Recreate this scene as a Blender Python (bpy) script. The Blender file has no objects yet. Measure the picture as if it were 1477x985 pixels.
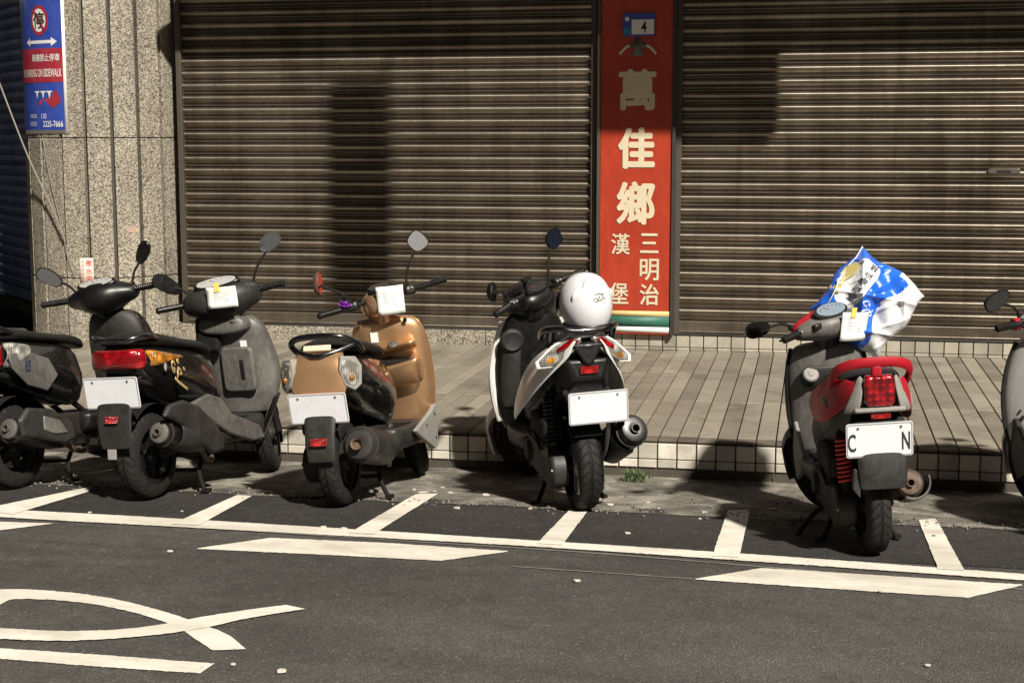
import bpy, bmesh, math, random
from mathutils import Vector, Matrix, Quaternion
random.seed(7)
S = bpy.context.scene
COL = S.collection
R = math.radians

# ------------------------------------------------------------------ camera
FPX, PITCH, YAW, ROLL, CZ, CD = 2199.24, 0.13136, -0.19535, -0.00072, 1.8565, 8.4838
IW, IH = 1477, 985
fwd = Vector((math.sin(YAW)*math.cos(PITCH), math.cos(YAW)*math.cos(PITCH), -math.sin(PITCH)))
rgt0 = Vector((math.cos(YAW), -math.sin(YAW), 0)); up0 = rgt0.cross(fwd)
rgt = rgt0*math.cos(ROLL) + up0*math.sin(ROLL); up = -rgt0*math.sin(ROLL) + up0*math.cos(ROLL)
CAM = Vector((0, -CD, CZ))
cam = bpy.data.cameras.new('camera'); cam.sensor_width = 36; cam.lens = FPX/IW*36; cam.clip_end = 400; cam.clip_start = .1
camo = bpy.data.objects.new('camera', cam); COL.objects.link(camo)
M = Matrix((rgt, up, -fwd)).transposed().to_4x4(); M.translation = CAM; camo.matrix_world = M
S.camera = camo

# ------------------------------------------------------------------ light
SUN = Vector((-.80, 1.10, -1.25)).normalized()          # the way the street light falls
EXPOSURE, SUN_E, SKY_E = 0.62, 5.0, 0.0030
w = bpy.data.worlds.new('World'); S.world = w; w.use_nodes = True
nt = w.node_tree; bg = nt.nodes['Background']
sky = nt.nodes.new('ShaderNodeTexSky'); sky.sky_type = 'NISHITA'; sky.sun_disc = False
sky.sun_elevation = math.asin(-SUN.z); sky.sun_rotation = math.atan2(-SUN.x, -SUN.y); sky.dust_density = 4; sky.air_density = 1
nt.links.new(sky.outputs[0], bg.inputs[0]); bg.inputs[1].default_value = SKY_E
sl = bpy.data.lights.new('sun', 'SUN'); sl.energy = SUN_E; sl.angle = R(2.2); sl.color = (1, .935, .83)
slo = bpy.data.objects.new('sun', sl); COL.objects.link(slo); slo.rotation_euler = SUN.to_track_quat('-Z', 'Y').to_euler(); slo.location = (6, -8, 9)
S.view_settings.view_transform = 'Standard'; S.view_settings.look = 'None'; S.view_settings.gamma = 1
S.view_settings.exposure = EXPOSURE; S.view_settings.use_curve_mapping = False

# ------------------------------------------------------------------ pixel -> place
def ray(px, py): return (px-IW/2)/FPX*rgt - (py-IH/2)/FPX*up + fwd
def at(px, py, Y): d = ray(px, py); return CAM + d*((Y+CD)/d.y)
SL = .0463
def gz(y):                       # height of the road surface: gutter low at the kerb, rising to the crown
    t = -y
    pts = [(-1, -.05), (0, -.05), (.45, -.035), (1.3, SL*1.3), (9, SL*9), (60, SL*9+.2)]
    for (a, za), (b, zb) in zip(pts, pts[1:]):
        if t <= b: return za+(zb-za)*(t-a)/(b-a)
    return pts[-1][1]
def gnd(px, py):
    d = ray(px, py); t = 2.
    lo, hi = 1., 40.
    for _ in range(60):
        m = (lo+hi)/2; p = CAM+d*m
        if p.z > gz(p.y): lo = m
        else: hi = m
    return CAM+d*lo

# ------------------------------------------------------------------ materials
def nodes(name):
    m = bpy.data.materials.new(name); m.use_nodes = True; t = m.node_tree
    return m, t, t.nodes['Principled BSDF']
def N(t, typ, **k):
    n = t.nodes.new(typ)
    for a, b in k.items(): setattr(n, a, b)
    return n
def ramp(t, src, stops):
    r = N(t, 'ShaderNodeValToRGB'); e = r.color_ramp.elements
    while len(e) < len(stops): e.new(.5)
    for i, (p, c) in enumerate(stops): e[i].position = p; e[i].color = tuple(c)+(1,) if len(c) == 3 else c
    t.links.new(src, r.inputs[0]); return r.outputs[0]
def noise(t, scale, detail=4, rough=.6, vec=None, dist=0):
    n = N(t, 'ShaderNodeTexNoise'); n.inputs['Scale'].default_value = scale; n.inputs['Detail'].default_value = detail
    n.inputs['Roughness'].default_value = rough; n.inputs['Distortion'].default_value = dist
    if vec is None:
        tc = N(t, 'ShaderNodeTexCoord'); vec = tc.outputs['Object']
    t.links.new(vec, n.inputs['Vector']); return n.outputs['Fac']
def objvec(t, scale=(1, 1, 1), world=False):
    if world: g = N(t, 'ShaderNodeNewGeometry'); o = g.outputs['Position']
    else: g = N(t, 'ShaderNodeTexCoord'); o = g.outputs['Object']
    mp = N(t, 'ShaderNodeMapping'); mp.inputs['Scale'].default_value = scale; t.links.new(o, mp.inputs[0]); return mp.outputs[0]
def mixc(t, fac, a, b, mode='MIX'):
    n = N(t, 'ShaderNodeMix', data_type='RGBA', blend_type=mode)
    for sock, v in ((n.inputs[0], fac), (n.inputs[6], a), (n.inputs[7], b)):
        if isinstance(v, (int, float)): sock.default_value = v
        elif isinstance(v, tuple): sock.default_value = v+(1,) if len(v) == 3 else v
        else: t.links.new(v, sock)
    return n.outputs[2]
def mathn(t, op, a, b=0.):
    n = N(t, 'ShaderNodeMath', operation=op)
    for s, v in zip(n.inputs, (a, b)):
        if isinstance(v, (int, float)): s.default_value = v
        else: t.links.new(v, s)
    return n.outputs[0]
def bump(t, b, src, strength=.3, dist=.01):
    n = N(t, 'ShaderNodeBump'); n.inputs['Strength'].default_value = strength; n.inputs['Distance'].default_value = dist
    t.links.new(src, n.inputs['Height']); t.links.new(n.outputs[0], b.inputs['Normal']); return n
MATS = {}
def plain(name, col, rough=.5, metal=0., coat=0., dust=0., dustcol=(.20, .185, .165), spec=.5, scale=9., fine=.0):
    if name in MATS: return MATS[name]
    m, t, b = nodes(name)
    b.inputs['Metallic'].default_value = metal; b.inputs['Coat Weight'].default_value = coat; b.inputs['Coat Roughness'].default_value = .06
    b.inputs['Specular IOR Level'].default_value = spec
    c = col
    if dust > 0:
        wv = objvec(t, (1, 1, 1), world=True)
        f = noise(t, scale, 9, .74, wv, .4)
        fr = ramp(t, f, [(.32, (0, 0, 0)), (.72, (dust,)*3)])
        f2 = noise(t, scale*14, 4, .7, objvec(t, (1, 1, .35), True))
        fr = mixc(t, .45, fr, ramp(t, f2, [(.45, (0, 0, 0)), (.75, (dust,)*3)]), 'ADD')
        c = mixc(t, fr, col, dustcol)
        t.links.new(c, b.inputs['Base Color'])
        rr = ramp(t, f, [(.3, (rough,)*3), (.7, (min(1, rough+.3),)*3)])
        t.links.new(rr, b.inputs['Roughness'])
    else:
        b.inputs['Base Color'].default_value = col+(1,); b.inputs['Roughness'].default_value = rough
    if fine > 0:
        bump(t, b, noise(t, 260, 2), fine, .002)
    MATS[name] = m; return m

# ------------------------------------------------------------------ mesh helpers
def newobj(name, verts, faces, mat=None, parent=None, sub=0, bev=0., smooth=True, solid=0., Mx=None, sharp=38, uvs=None, bseg=2, soff=0.):
    me = bpy.data.meshes.new(name)
    me.from_pydata([tuple(v) for v in verts], [], faces); me.validate(); me.update()
    bm = bmesh.new(); bm.from_mesh(me); bmesh.ops.recalc_face_normals(bm, faces=bm.faces) if uvs is None else None; bm.to_mesh(me); bm.free()
    if smooth:
        me.polygons.foreach_set('use_smooth', [True]*len(me.polygons))
        if not sub: me.set_sharp_from_angle(angle=R(sharp))
    if uvs:
        l = me.uv_layers.new(name='UVMap')
        for p in me.polygons:
            for li in p.loop_indices: l.data[li].uv = uvs[me.loops[li].vertex_index]
    if mat:
        for m_ in (mat if isinstance(mat, (list, tuple)) else [mat]): me.materials.append(m_)
    o = bpy.data.objects.new(name, me); COL.objects.link(o)
    if parent: o.parent = parent
    if Mx is not None: o.matrix_local = Mx
    if solid: d = o.modifiers.new('solid', 'SOLIDIFY'); d.thickness = solid; d.offset = soff
    if bev: d = o.modifiers.new('bevel', 'BEVEL'); d.width = bev; d.segments = bseg; d.limit_method = 'ANGLE'; d.angle_limit = R(40)
    if sub: d = o.modifiers.new('sub', 'SUBSURF'); d.levels = sub; d.render_levels = sub
    return o
def join(*gs):
    V, F = [], []
    for v, f in gs:
        n = len(V); V += [Vector(p) for p in v]; F += [[i+n for i in q] for q in f]
    return V, F
def xf(g, Mx): return [Mx @ Vector(v) for v in g[0]], g[1]
def box(c, s, rot=None):
    hx, hy, hz = s[0]/2, s[1]/2, s[2]/2
    v = [Vector((x, y, z)) for x in (-hx, hx) for y in (-hy, hy) for z in (-hz, hz)]
    f = [[0, 1, 3, 2], [4, 6, 7, 5], [0, 4, 5, 1], [2, 3, 7, 6], [0, 2, 6, 4], [1, 5, 7, 3]]
    if rot: v = [rot @ p for p in v]
    return [p+Vector(c) for p in v], f
def smoothpath(pts, n=4):
    P = [Vector(p) for p in pts]
    if len(P) < 3: return P
    out = []
    for i in range(len(P)-1):
        a, b, c, d = P[max(i-1, 0)], P[i], P[i+1], P[min(i+2, len(P)-1)]
        for k in range(n):
            t = k/n
            out.append(.5*((2*b)+(c-a)*t+(2*a-5*b+4*c-d)*t*t+(3*b-a-3*c+d)*t**3))
    out.append(P[-1]); return out
def tube(pts, r, n=10, sm=4, closed=False, cap=True):
    P = smoothpath(pts, sm) if sm > 1 else [Vector(p) for p in pts]
    m = len(P); rf = r if callable(r) else (lambda s: r)
    V, F = [], []; nrm = None
    for i, p in enumerate(P):
        if closed: t = (P[(i+1) % m]-P[i-1]).normalized()
        else: t = (P[min(i+1, m-1)]-P[max(i-1, 0)]).normalized()
        if nrm is None:
            nrm = t.orthogonal().normalized()
        else:
            nrm = (nrm-t*nrm.dot(t)).normalized()
        b = t.cross(nrm); rr = rf(i/(m-1))
        for k in range(n):
            a = 2*math.pi*k/n; V.append(p+(nrm*math.cos(a)+b*math.sin(a))*rr)
    for i in range(m if closed else m-1):
        for k in range(n):
            j = (i+1) % m
            F.append([i*n+k, i*n+(k+1) % n, j*n+(k+1) % n, j*n+k])
    if cap and not closed: F += [list(range(n))[::-1], [(m-1)*n+k for k in range(n)]]
    return V, F
def lathe(prof, n=32, axis='y', c=(0, 0, 0), closed=False, a0=0., a1=2*math.pi, Mx=None):
    """prof: (radius, along)"""
    V, F = [], []; full = abs(a1-a0-2*math.pi) < 1e-6; m = len(prof); st = n if full else n+1
    for i in range(st):
        a = a0+(a1-a0)*i/n
        for r, h in prof:
            p = Vector((r*math.cos(a), h, r*math.sin(a)))
            if axis == 'x': p = Vector((h, r*math.cos(a), r*math.sin(a)))
            if axis == 'z': p = Vector((r*math.cos(a), r*math.sin(a), h))
            V.append(p)
    for i in range(n):
        j = (i+1) % st
        for k in range(m if closed else m-1):
            l = (k+1) % m
            F.append([i*m+k, i*m+l, j*m+l, j*m+k])
    if Mx is not None: V = [Mx @ v for v in V]
    return [v+Vector(c) for v in V], F
def aim(a, b):
    """matrix that takes local +X along a->b, origin a"""
    a, b = Vector(a), Vector(b); d = (b-a).normalized()
    q = d.to_track_quat('X', 'Z'); Mx = q.to_matrix().to_4x4(); Mx.translation = a; return Mx
def loft(rings, cap=True, closed=True):
    n = len(rings[0]); V = [Vector(p) for r in rings for p in r]; F = []
    for i in range(len(rings)-1):
        for k in range(n if closed else n-1):
            l = (k+1) % n; F.append([i*n+k, i*n+l, (i+1)*n+l, (i+1)*n+k])
    if cap: F += [list(range(n))[::-1], [(len(rings)-1)*n+k for k in range(n)]]
    return V, F
def mir(half):
    """half ring of (x,y,z), first and last on y=0 -> full ring"""
    return [Vector(p) for p in half]+[Vector((p[0], -p[1], p[2])) for p in half[-2:0:-1]]
def mirrow(half):
    """open row from y=0 outward -> full row"""
    return [Vector((p[0], -p[1], p[2])) for p in half[:0:-1]]+[Vector(p) for p in half]
def prism(poly, h0, h1, plane='xz'):
    def mk(p, h): return {'xz': Vector((p[0], h, p[1])), 'xy': Vector((p[0], p[1], h)), 'yz': Vector((h, p[0], p[1]))}[plane]
    n = len(poly); V = [mk(p, h0) for p in poly]+[mk(p, h1) for p in poly]
    return V, [list(range(n))[::-1], list(range(n, 2*n))]+[[i, (i+1) % n, n+(i+1) % n, n+i] for i in range(n)]
def ellipsoid(c, r, nu=20, nv=12, v0=-90, v1=90):
    V, F = [], []
    for j in range(nv+1):
        b = R(v0+(v1-v0)*j/nv)
        for i in range(nu):
            a = 2*math.pi*i/nu
            V.append(Vector((r[0]*math.cos(b)*math.cos(a), r[1]*math.cos(b)*math.sin(a), r[2]*math.sin(b)))+Vector(c))
    for j in range(nv):
        for i in range(nu): F.append([j*nu+i, j*nu+(i+1) % nu, (j+1)*nu+(i+1) % nu, (j+1)*nu+i])
    return V, F
def rrect(w_, h_, r, n=4):
    out = []
    for cx, cy, a in ((w_/2-r, h_/2-r, 0), (-w_/2+r, h_/2-r, 90), (-w_/2+r, -h_/2+r, 180), (w_/2-r, -h_/2+r, 270)):
        for k in range(n+1):
            t = R(a+90*k/n); out.append((cx+r*math.cos(t), cy+r*math.sin(t)))
    return out
def text_geo(s, size, bold=0., fit=None, shear=0., spacing=1.):
    """flat text as (verts 2D list, faces), centred; fit=(w,h) stretches it"""
    cu = bpy.data.curves.new('t', 'FONT'); cu.body = s; cu.size = size; cu.offset = bold; cu.resolution_u = 4; cu.shear = shear; cu.space_character = spacing
    o = bpy.data.objects.new('t', cu); COL.objects.link(o)
    dg = bpy.context.evaluated_depsgraph_get(); me = bpy.data.meshes.new_from_object(o.evaluated_get(dg))
    V = [v.co.copy() for v in me.vertices]; F = [list(p.vertices) for p in me.polygons]
    bpy.data.objects.remove(o); bpy.data.curves.remove(cu); bpy.data.meshes.remove(me)
    if not V: return [], []
    x0, x1 = min(v.x for v in V), max(v.x for v in V); y0, y1 = min(v.y for v in V), max(v.y for v in V)
    kx = ky = 1.
    if fit: kx, ky = fit[0]/max(x1-x0, 1e-6), fit[1]/max(y1-y0, 1e-6)
    V = [((v.x-(x0+x1)/2)*kx, (v.y-(y0+y1)/2)*ky) for v in V]
    return V, F
def label(o, lab, cat, group=None):
    o['label'] = lab; o['category'] = cat
    if group: o['group'] = group
    return o
def struct(o): o['kind'] = 'structure'; return o
def empty(name, Mx, parent=None):
    o = bpy.data.objects.new(name, None); o.empty_display_size = .2; COL.objects.link(o); o.matrix_world = Mx; return o
def frame2(o, ex, ey):
    """matrix from local x,y,(z) axes"""
    ex, ey = Vector(ex).normalized(), Vector(ey); ey = (ey-ex*ey.dot(ex)).normalized(); ez = ex.cross(ey)
    Mx = Matrix((ex, ey, ez)).transposed().to_4x4(); Mx.translation = Vector(o); return Mx
def flat(g, Mx, lift=0.): return [Mx @ Vector((p[0], p[1], lift)) for p in g[0]], g[1]
# ================================================================== THE PLACE
W, SZ, RZ = 3.739, .166, .296             # wall plane, pavement height, step height
# ---- surface materials
def asphalt(name, lo, hi, speck, scale=1.):
    m, t, b = nodes(name); v = objvec(t, (1, 1, 1), True)
    big = noise(t, .9, 5, .6, v); mid = noise(t, 9, 5, .7, v, .3); fine = noise(t, 170*scale, 3, .7, v); vo = N(t, 'ShaderNodeTexVoronoi'); vo.inputs['Scale'].default_value = 140*scale; t.links.new(v, vo.inputs['Vector'])
    c = ramp(t, fine, [(.25, lo), (.75, hi)])
    c = mixc(t, .55, c, ramp(t, big, [(.3, (.62,)*3), (.7, (1.25,)*3)]), 'MULTIPLY')
    c = mixc(t, .6, c, ramp(t, mid, [(.3, (.7,)*3), (.7, (1.2,)*3)]), 'MULTIPLY')
    c = mixc(t, .55, c, ramp(t, vo.outputs['Color'], [(.1, (.45,)*3), (.5, (.95,)*3), (.9, (1.7,)*3)]), 'MULTIPLY')
    stn = noise(t, .55, 5, .62, objvec(t, (.35, 1.3, 1), True), .8)
    c = mixc(t, .8, c, ramp(t, stn, [(.36, (.62, .60, .58)), (.5, (1,)*3), (.66, (1.25, 1.22, 1.18))]), 'MULTIPLY')
    st = ramp(t, vo.outputs['Color'], [(.90, (0, 0, 0)), (.96, (1, 1, 1))])
    c = mixc(t, st, c, speck)
    c2 = ramp(t, noise(t, 26, 6, .8, v, .6), [(.60, (0, 0, 0)), (.72, (.55,)*3)])
    c = mixc(t, mixc(t, 1., c2, ramp(t, big, [(.45, (0, 0, 0)), (.62, (1, 1, 1))]), 'MULTIPLY'), c, tuple(x*1.7 for x in speck))
    t.links.new(c, b.inputs['Base Color']); t.links.new(ramp(t, mid, [(.3, (.62,)*3), (.7, (.9,)*3)]), b.inputs['Roughness'])
    h = mixc(t, .6, fine, vo.outputs['Distance']); bump(t, b, h, .9, .008); return m
M_road = asphalt('asphalt', (.034, .032, .0295), (.112, .105, .096), (.20, .19, .175))
M_bay = asphalt('old_asphalt', (.013, .012, .011), (.045, .042, .038), (.12, .115, .10), .8)
def concrete_mat():
    m, t, b = nodes('gutter_concrete'); v = objvec(t, (1, 1, 1), True)
    n1 = noise(t, 3.2, 6, .7, v, .5); n2 = noise(t, 60, 4, .7, v); n3 = noise(t, 14, 5, .7, v, .8)
    c = ramp(t, n1, [(.32, (.035, .032, .027)), (.5, (.15, .137, .115)), (.66, (.34, .315, .26))])
    c = mixc(t, .7, c, ramp(t, n2, [(.3, (.5,)*3), (.7, (1.3,)*3)]), 'MULTIPLY')
    c = mixc(t, ramp(t, n3, [(.58, (0, 0, 0)), (.7, (.8,)*3)]), c, (.035, .032, .026))
    gy = N(t, 'ShaderNodeSeparateXYZ'); g = N(t, 'ShaderNodeNewGeometry'); t.links.new(g.outputs['Position'], gy.inputs[0])
    moss = mathn(t, 'MULTIPLY', ramp(t, gy.outputs['Y'], [(0.0, (0,)*3), (.001, (1,)*3)]), 0)
    t.links.new(c, b.inputs['Base Color']); b.inputs['Roughness'].default_value = .9
    bump(t, b, mixc(t, .5, n2, n3), .6, .012); return m
M_gutter = concrete_mat()
def paint_mat():
    m, t, b = nodes('road_paint'); v = objvec(t, (1, 1, 1), True)
    n1 = noise(t, 45, 5, .75, v); n2 = noise(t, 5, 5, .7, v, .4)
    c = ramp(t, n2, [(.3, (.60, .565, .49)), (.7, (.78, .74, .66))])
    wear = mixc(t, 1., ramp(t, n1, [(.60, (0, 0, 0)), (.70, (.8, .8, .8))]), ramp(t, n2, [(.40, (.15,)*3), (.60, (1,)*3)]), 'MULTIPLY')
    c = mixc(t, wear, c, (.13, .12, .105))
    n4 = noise(t, 1.3, 5, .7, objvec(t, (.5, 2, 1), True), .6); c = mixc(t, .8, c, ramp(t, n4, [(.34, (.66, .64, .60)), (.55, (1,)*3)]), 'MULTIPLY'); t.links.new(c, b.inputs['Base Color']); b.inputs['Roughness'].default_value = .7
    bump(t, b, n1, .35, .004); return m
M_paint = paint_mat()
def tile_mat(name, col, dark, rough=.45, ribs=False, seed=0):
    m, t, b = nodes(name); v = objvec(t, (1, 1, 1), True)
    oi = N(t, 'ShaderNodeObjectInfo')
    n1 = noise(t, 4, 6, .7, v, .5); n2 = noise(t, 70, 4, .7, v)
    c = mixc(t, ramp(t, n1, [(.35, (0,)*3), (.75, (.75,)*3)]), col, dark)
    c = mixc(t, .5, c, ramp(t, n2, [(.3, (.75,)*3), (.7, (1.15,)*3)]), 'MULTIPLY')
    gr = noise(t, 1.7, 6, .7, v, .9); c = mixc(t, .5, c, ramp(t, gr, [(.34, (.45, .42, .38)), (.55, (1,)*3)]), 'MULTIPLY')
    c = mixc(t, .7, c, ramp(t, oi.outputs['Random'], [(0, (.58, .56, .53)), (1, (1.22, 1.2, 1.16))]), 'MULTIPLY')
    t.links.new(c, b.inputs['Base Color']); t.links.new(ramp(t, n1, [(.3, (rough,)*3), (.7, (rough+.3,)*3)]), b.inputs['Roughness'])
    if ribs:
        sx = N(t, 'ShaderNodeSeparateXYZ'); t.links.new(v, sx.inputs[0])
        wv = mathn(t, 'SINE', mathn(t, 'MULTIPLY', sx.outputs['Y'], 2*math.pi/.055))
        h = ramp(t, mathn(t, 'MULTIPLY_ADD', wv, .5), [(0, (0,)*3), (.28, (1,)*3)])
        t.links.new(mixc(t, .55, c, ramp(t, wv, [(-1, (.35,)*3), (-.9, (.45,)*3), (-.75, (1,)*3)] if False else [(0, (.62,)*3), (.12, (1,)*3)]), 'MULTIPLY'), b.inputs['Base Color'])
        bump(t, b, wv, .25, .004)
    else: bump(t, b, n2, .2, .003)
    return m
M_pave = tile_mat('paving_tile', (.325, .296, .244), (.17, .153, .124), .42, True)
M_ctile = tile_mat('kerb_tile', (.66, .63, .56), (.30, .275, .225), .4)
M_nose = tile_mat('nosing_tile', (.15, .125, .10), (.07, .06, .048), .5)
M_stile = tile_mat('step_tile', (.44, .41, .345), (.22, .198, .155), .4)
M_grout = plain('grout', (.045, .038, .03), .9, dust=.5, dustcol=(.10, .085, .065))
def granite():
    m, t, b = nodes('granite'); v = objvec(t, (1, 1, 1), True)
    vo = N(t, 'ShaderNodeTexVoronoi'); vo.inputs['Scale'].default_value = 120; t.links.new(v, vo.inputs['Vector'])
    sp = N(t, 'ShaderNodeSeparateColor'); t.links.new(vo.outputs['Color'], sp.inputs[0])
    c = ramp(t, sp.outputs[0], [(.0, (.06, .054, .045)), (.2, (.13, .117, .097)), (.42, (.235, .212, .175)), (.75, (.36, .328, .272)), (1, (.48, .44, .37))])
    n = noise(t, 120, 3, .7, v); c = mixc(t, .5, c, ramp(t, n, [(.3, (.6,)*3), (.7, (1.25,)*3)]), 'MULTIPLY')
    st = noise(t, 1.6, 6, .65, objvec(t, (2.5, 2.5, .5), True), .6)
    c = mixc(t, .7, c, ramp(t, st, [(.3, (.55, .53, .5)), (.62, (1.08, 1.06, 1.0))]), 'MULTIPLY')
    t.links.new(c, b.inputs['Base Color']); b.inputs['Roughness'].default_value = .38
    bump(t, b, n, .1, .002); return m
M_granite = granite()
def steel(name, base, tint, tang=(1, 0), met=.88):
    m, t, b = nodes(name); v = objvec(t, (1, 1, 1), True)
    n1 = noise(t, 2.2, 6, .7, objvec(t, (.8, 1, 3), True), .5); n2 = noise(t, 24, 6, .75, objvec(t, (1, 1, 4), True), .3); n3 = noise(t, 40, 5, .8, v, 1.)
    c = mixc(t, ramp(t, n1, [(.3, (0,)*3), (.72, (.9,)*3)]), base, tint)
    rust = mixc(t, 1., ramp(t, n3, [(.62, (0,)*3), (.70, (1,)*3)]), ramp(t, n1, [(.45, (0,)*3), (.6, (.75,)*3)]), 'MULTIPLY')
    c = mixc(t, rust, c, (.035, .022, .015))
    run = noise(t, 1., 6, .7, objvec(t, (5.5, 1, .35), True), .4); c = mixc(t, .5, c, ramp(t, run, [(.34, (.40, .36, .32)), (.58, (1.05,)*3)]), 'MULTIPLY')
    t.links.new(c, b.inputs['Base Color']); b.inputs['Metallic'].default_value = met
    rr = mixc(t, .6, ramp(t, n1, [(.3, (.34,)*3), (.7, (.50,)*3)]), ramp(t, n2, [(.3, (.26,)*3), (.75, (.62,)*3)]))
    cx = N(t, 'ShaderNodeCombineXYZ'); cx.inputs[0].default_value = tang[0]; cx.inputs[1].default_value = tang[1]; t.links.new(cx.outputs[0], b.inputs['Tangent']); b.inputs['Anisotropic'].default_value = .72
    t.links.new(rr, b.inputs['Roughness']); bump(t, b, n2, .10, .004); return m
M_steel = steel('shutter_steel', (.31, .27, .222), (.145, .122, .095))
M_steel_bluelight = steel('shutter_steel_blue_light', (.36, .42, .66), (.22, .26, .42), (.7, -.7), .25)  # blue light falling on the side shutter is painted into this base colour
M_rail = plain('rail_metal', (.10, .085, .065), .5, .5, dust=.6, dustcol=(.06, .05, .04))
M_dark = plain('dark_void', (.012, .011, .01), .9)
M_black = plain('black_frame', (.018, .016, .015), .5, dust=.4, dustcol=(.06, .055, .05))

# ---- road, parking strip, gutter, as sheets following the same cross fall
def sheet(name, y0, y1, x0, x1, mat, lift=0., nx=2, wob=0., ys=None, edge=0.):
    ys = ys or [y0+(y1-y0)*i/24 for i in range(25)]
    for k in (-.45, -1.3, -9.):
        if y0 < k < y1: ys.append(k)
    ys = sorted(set(ys)); V, F = [], []; rr = random.Random(3)
    xs = [x0+(x1-x0)*i/nx for i in range(nx+1)]
    for j, y in enumerate(ys):
        for x in xs:
            yy = y
            if edge and j == 0: yy = y+edge*(math.sin(x*3.1)+.6*math.sin(x*7.7+1)+.4*math.sin(x*17+2))
            z = gz(yy)+lift+(wob*(math.sin(x*5.3+y*9)+math.sin(x*11.7-y*6.1)+rr.uniform(-1, 1)) if wob and 0 < j else 0)
            V.append((x, yy, z))
    n = nx+1
    for j in range(len(ys)-1):
        for i in range(nx): F.append([j*n+i, j*n+i+1, (j+1)*n+i+1, (j+1)*n+i])
    return struct(newobj(name, V, F, mat))
road = sheet('road', -60, -2.02, -60, 60, M_road, 0, 2, ys=[-60, -40, -20, -9, -5, -2.02])
bay = sheet('parking_strip', -2.06, -1.1, -14, 12, M_bay, .003, 2)
gut = sheet('gutter', -1.27, .05, -14, 12, M_gutter, .006, 260, .0022, edge=.018)

# ---- painted markings: children of the road, 4 mm proud
def mark(name, top, bot, lift=.014, n=10, curve=True):
    """strip between two pixel polylines"""
    def res(p):
        P = smoothpath([(a, b, 0) for a, b in p], 8) if curve else [Vector((a, b, 0)) for a, b in p]; L = [0]
        for a, b in zip(P, P[1:]): L.append(L[-1]+(b-a).length)
        out = []
        for k in range(n*2+1):
            s = L[-1]*k/(n*2); i = next(j for j in range(1, len(L)) if L[j] >= s-1e-6); f = (s-L[i-1])/max(L[i]-L[i-1], 1e-9)
            out.append(P[i-1].lerp(P[i], f))
        return out
    A, B = res(top), res(bot); V, F = [], []; m = 3; rm = random.Random(n)
    for a, b in zip(A, B):
        for k in range(m+1):
            q = a.lerp(b, k/m); g = gnd(q.x, q.y); e = .0016 if k in (0, m) else 0
            V.append((g.x+rm.gauss(0, e*.6), g.y+rm.gauss(0, e), gz(g.y)+lift))
    for i in range(len(A)-1):
        for k in range(m): F.append([i*(m+1)+k, i*(m+1)+k+1, (i+2-1)*(m+1)+k+1, (i+1)*(m+1)+k])
    o = newobj(name, V, F, M_paint, road); return o
def gy_line(y0, y1, x0, x1, name, lift):
    V, F = [], []
    for i in range(41):
        x = x0+(x1-x0)*i/40; V += [(x, y0, gz(y0)+lift), (x, y1, gz(y1)+lift)]
        if i: F.append([2*i-2, 2*i, 2*i+1, 2*i-1])
    return newobj(name, V, F, M_paint, road)
pa, pb = gnd(100, 749), gnd(1470, 834)
mark('edge_line', [(-60, 730), (0, 735.5), (250, 749), (740, 779), (1100, 802), (1540, 834)], [(-60, 741), (0, 747), (250, 761), (740, 788), (1100, 812), (1540, 843)], .0062, 170)
for t_, b_ in [(((-30, 737), (50, 716), (130, 704)), ((18, 744), (70, 724), (128, 711))), (((248, 758), (302, 734), (342, 716)), ((286, 760), (325, 737), (364, 717))),
               (((503, 771), (560, 738), (606, 711)), ((538, 773), (595, 740), (638, 710))), (((774, 786), (800, 762), (822, 737)), ((811, 788), (830, 763), (849, 737))),
               (((1027, 804), (1038, 770), (1050, 738)), ((1066, 806), (1073, 771), (1082, 737))), (((1353, 823), (1340, 790), (1325, 752)), ((1391, 825), (1370, 789), (1350, 750)))]:
    mark('bay_line', [t_[0], t_[2]], [b_[0], b_[2]], .0088, 12, False)
mark('lane_dash', [(-40, 752), (78, 755.5)], [(-40, 772), (0, 765.5), (72, 756.5)], .004, 20, False)
mark('lane_dash', [(285, 791.5), (390, 776.5), (560, 784), (732, 795.5)], [(285, 792.5), (450, 800), (636, 809.5), (732, 796.5)], .004, 60, False)
mark('lane_dash', [(1003, 835.5), (1100, 820), (1290, 832), (1474, 844)], [(1003, 836.5), (1200, 850), (1396, 863), (1474, 845)], .004, 60, False)
mark('road_letter_stroke', [(-60, 853), (0, 851), (60, 852), (150, 862), (230, 881), (290, 901), (330, 917), (355, 937)], [(-60, 905), (0, 873), (25, 865), (100, 868), (180, 881), (250, 903), (285, 925), (307, 939)], .004, 50)
mark('road_letter_stroke', [(-60, 905), (0, 908), (100, 912), (200, 907), (300, 890), (360, 881), (412, 874)], [(-60, 920), (0, 923), (90, 926), (200, 920), (290, 908), (360, 893), (440, 880)], .0062, 50)
mark('road_letter_stroke', [(-60, 932), (0, 936), (150, 946), (309, 958)], [(-60, 947), (0, 951), (150, 963), (289, 972)], .004, 40)
# seam in the asphalt
M_seam = plain('asphalt_seam', (.17, .16, .145), .9)
o = mark('asphalt_seam', [(150, 752), (500, 775), (900, 801), (1477, 850)], [(150, 753), (500, 776), (900, 802.2), (1477, 851.4)], .0035, 30); o.data.materials[0] = M_seam
o = mark('asphalt_seam', [(740, 817), (1000, 835)], [(740, 818), (1000, 836)], .0035, 10); o.data.materials[0] = M_seam

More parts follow.
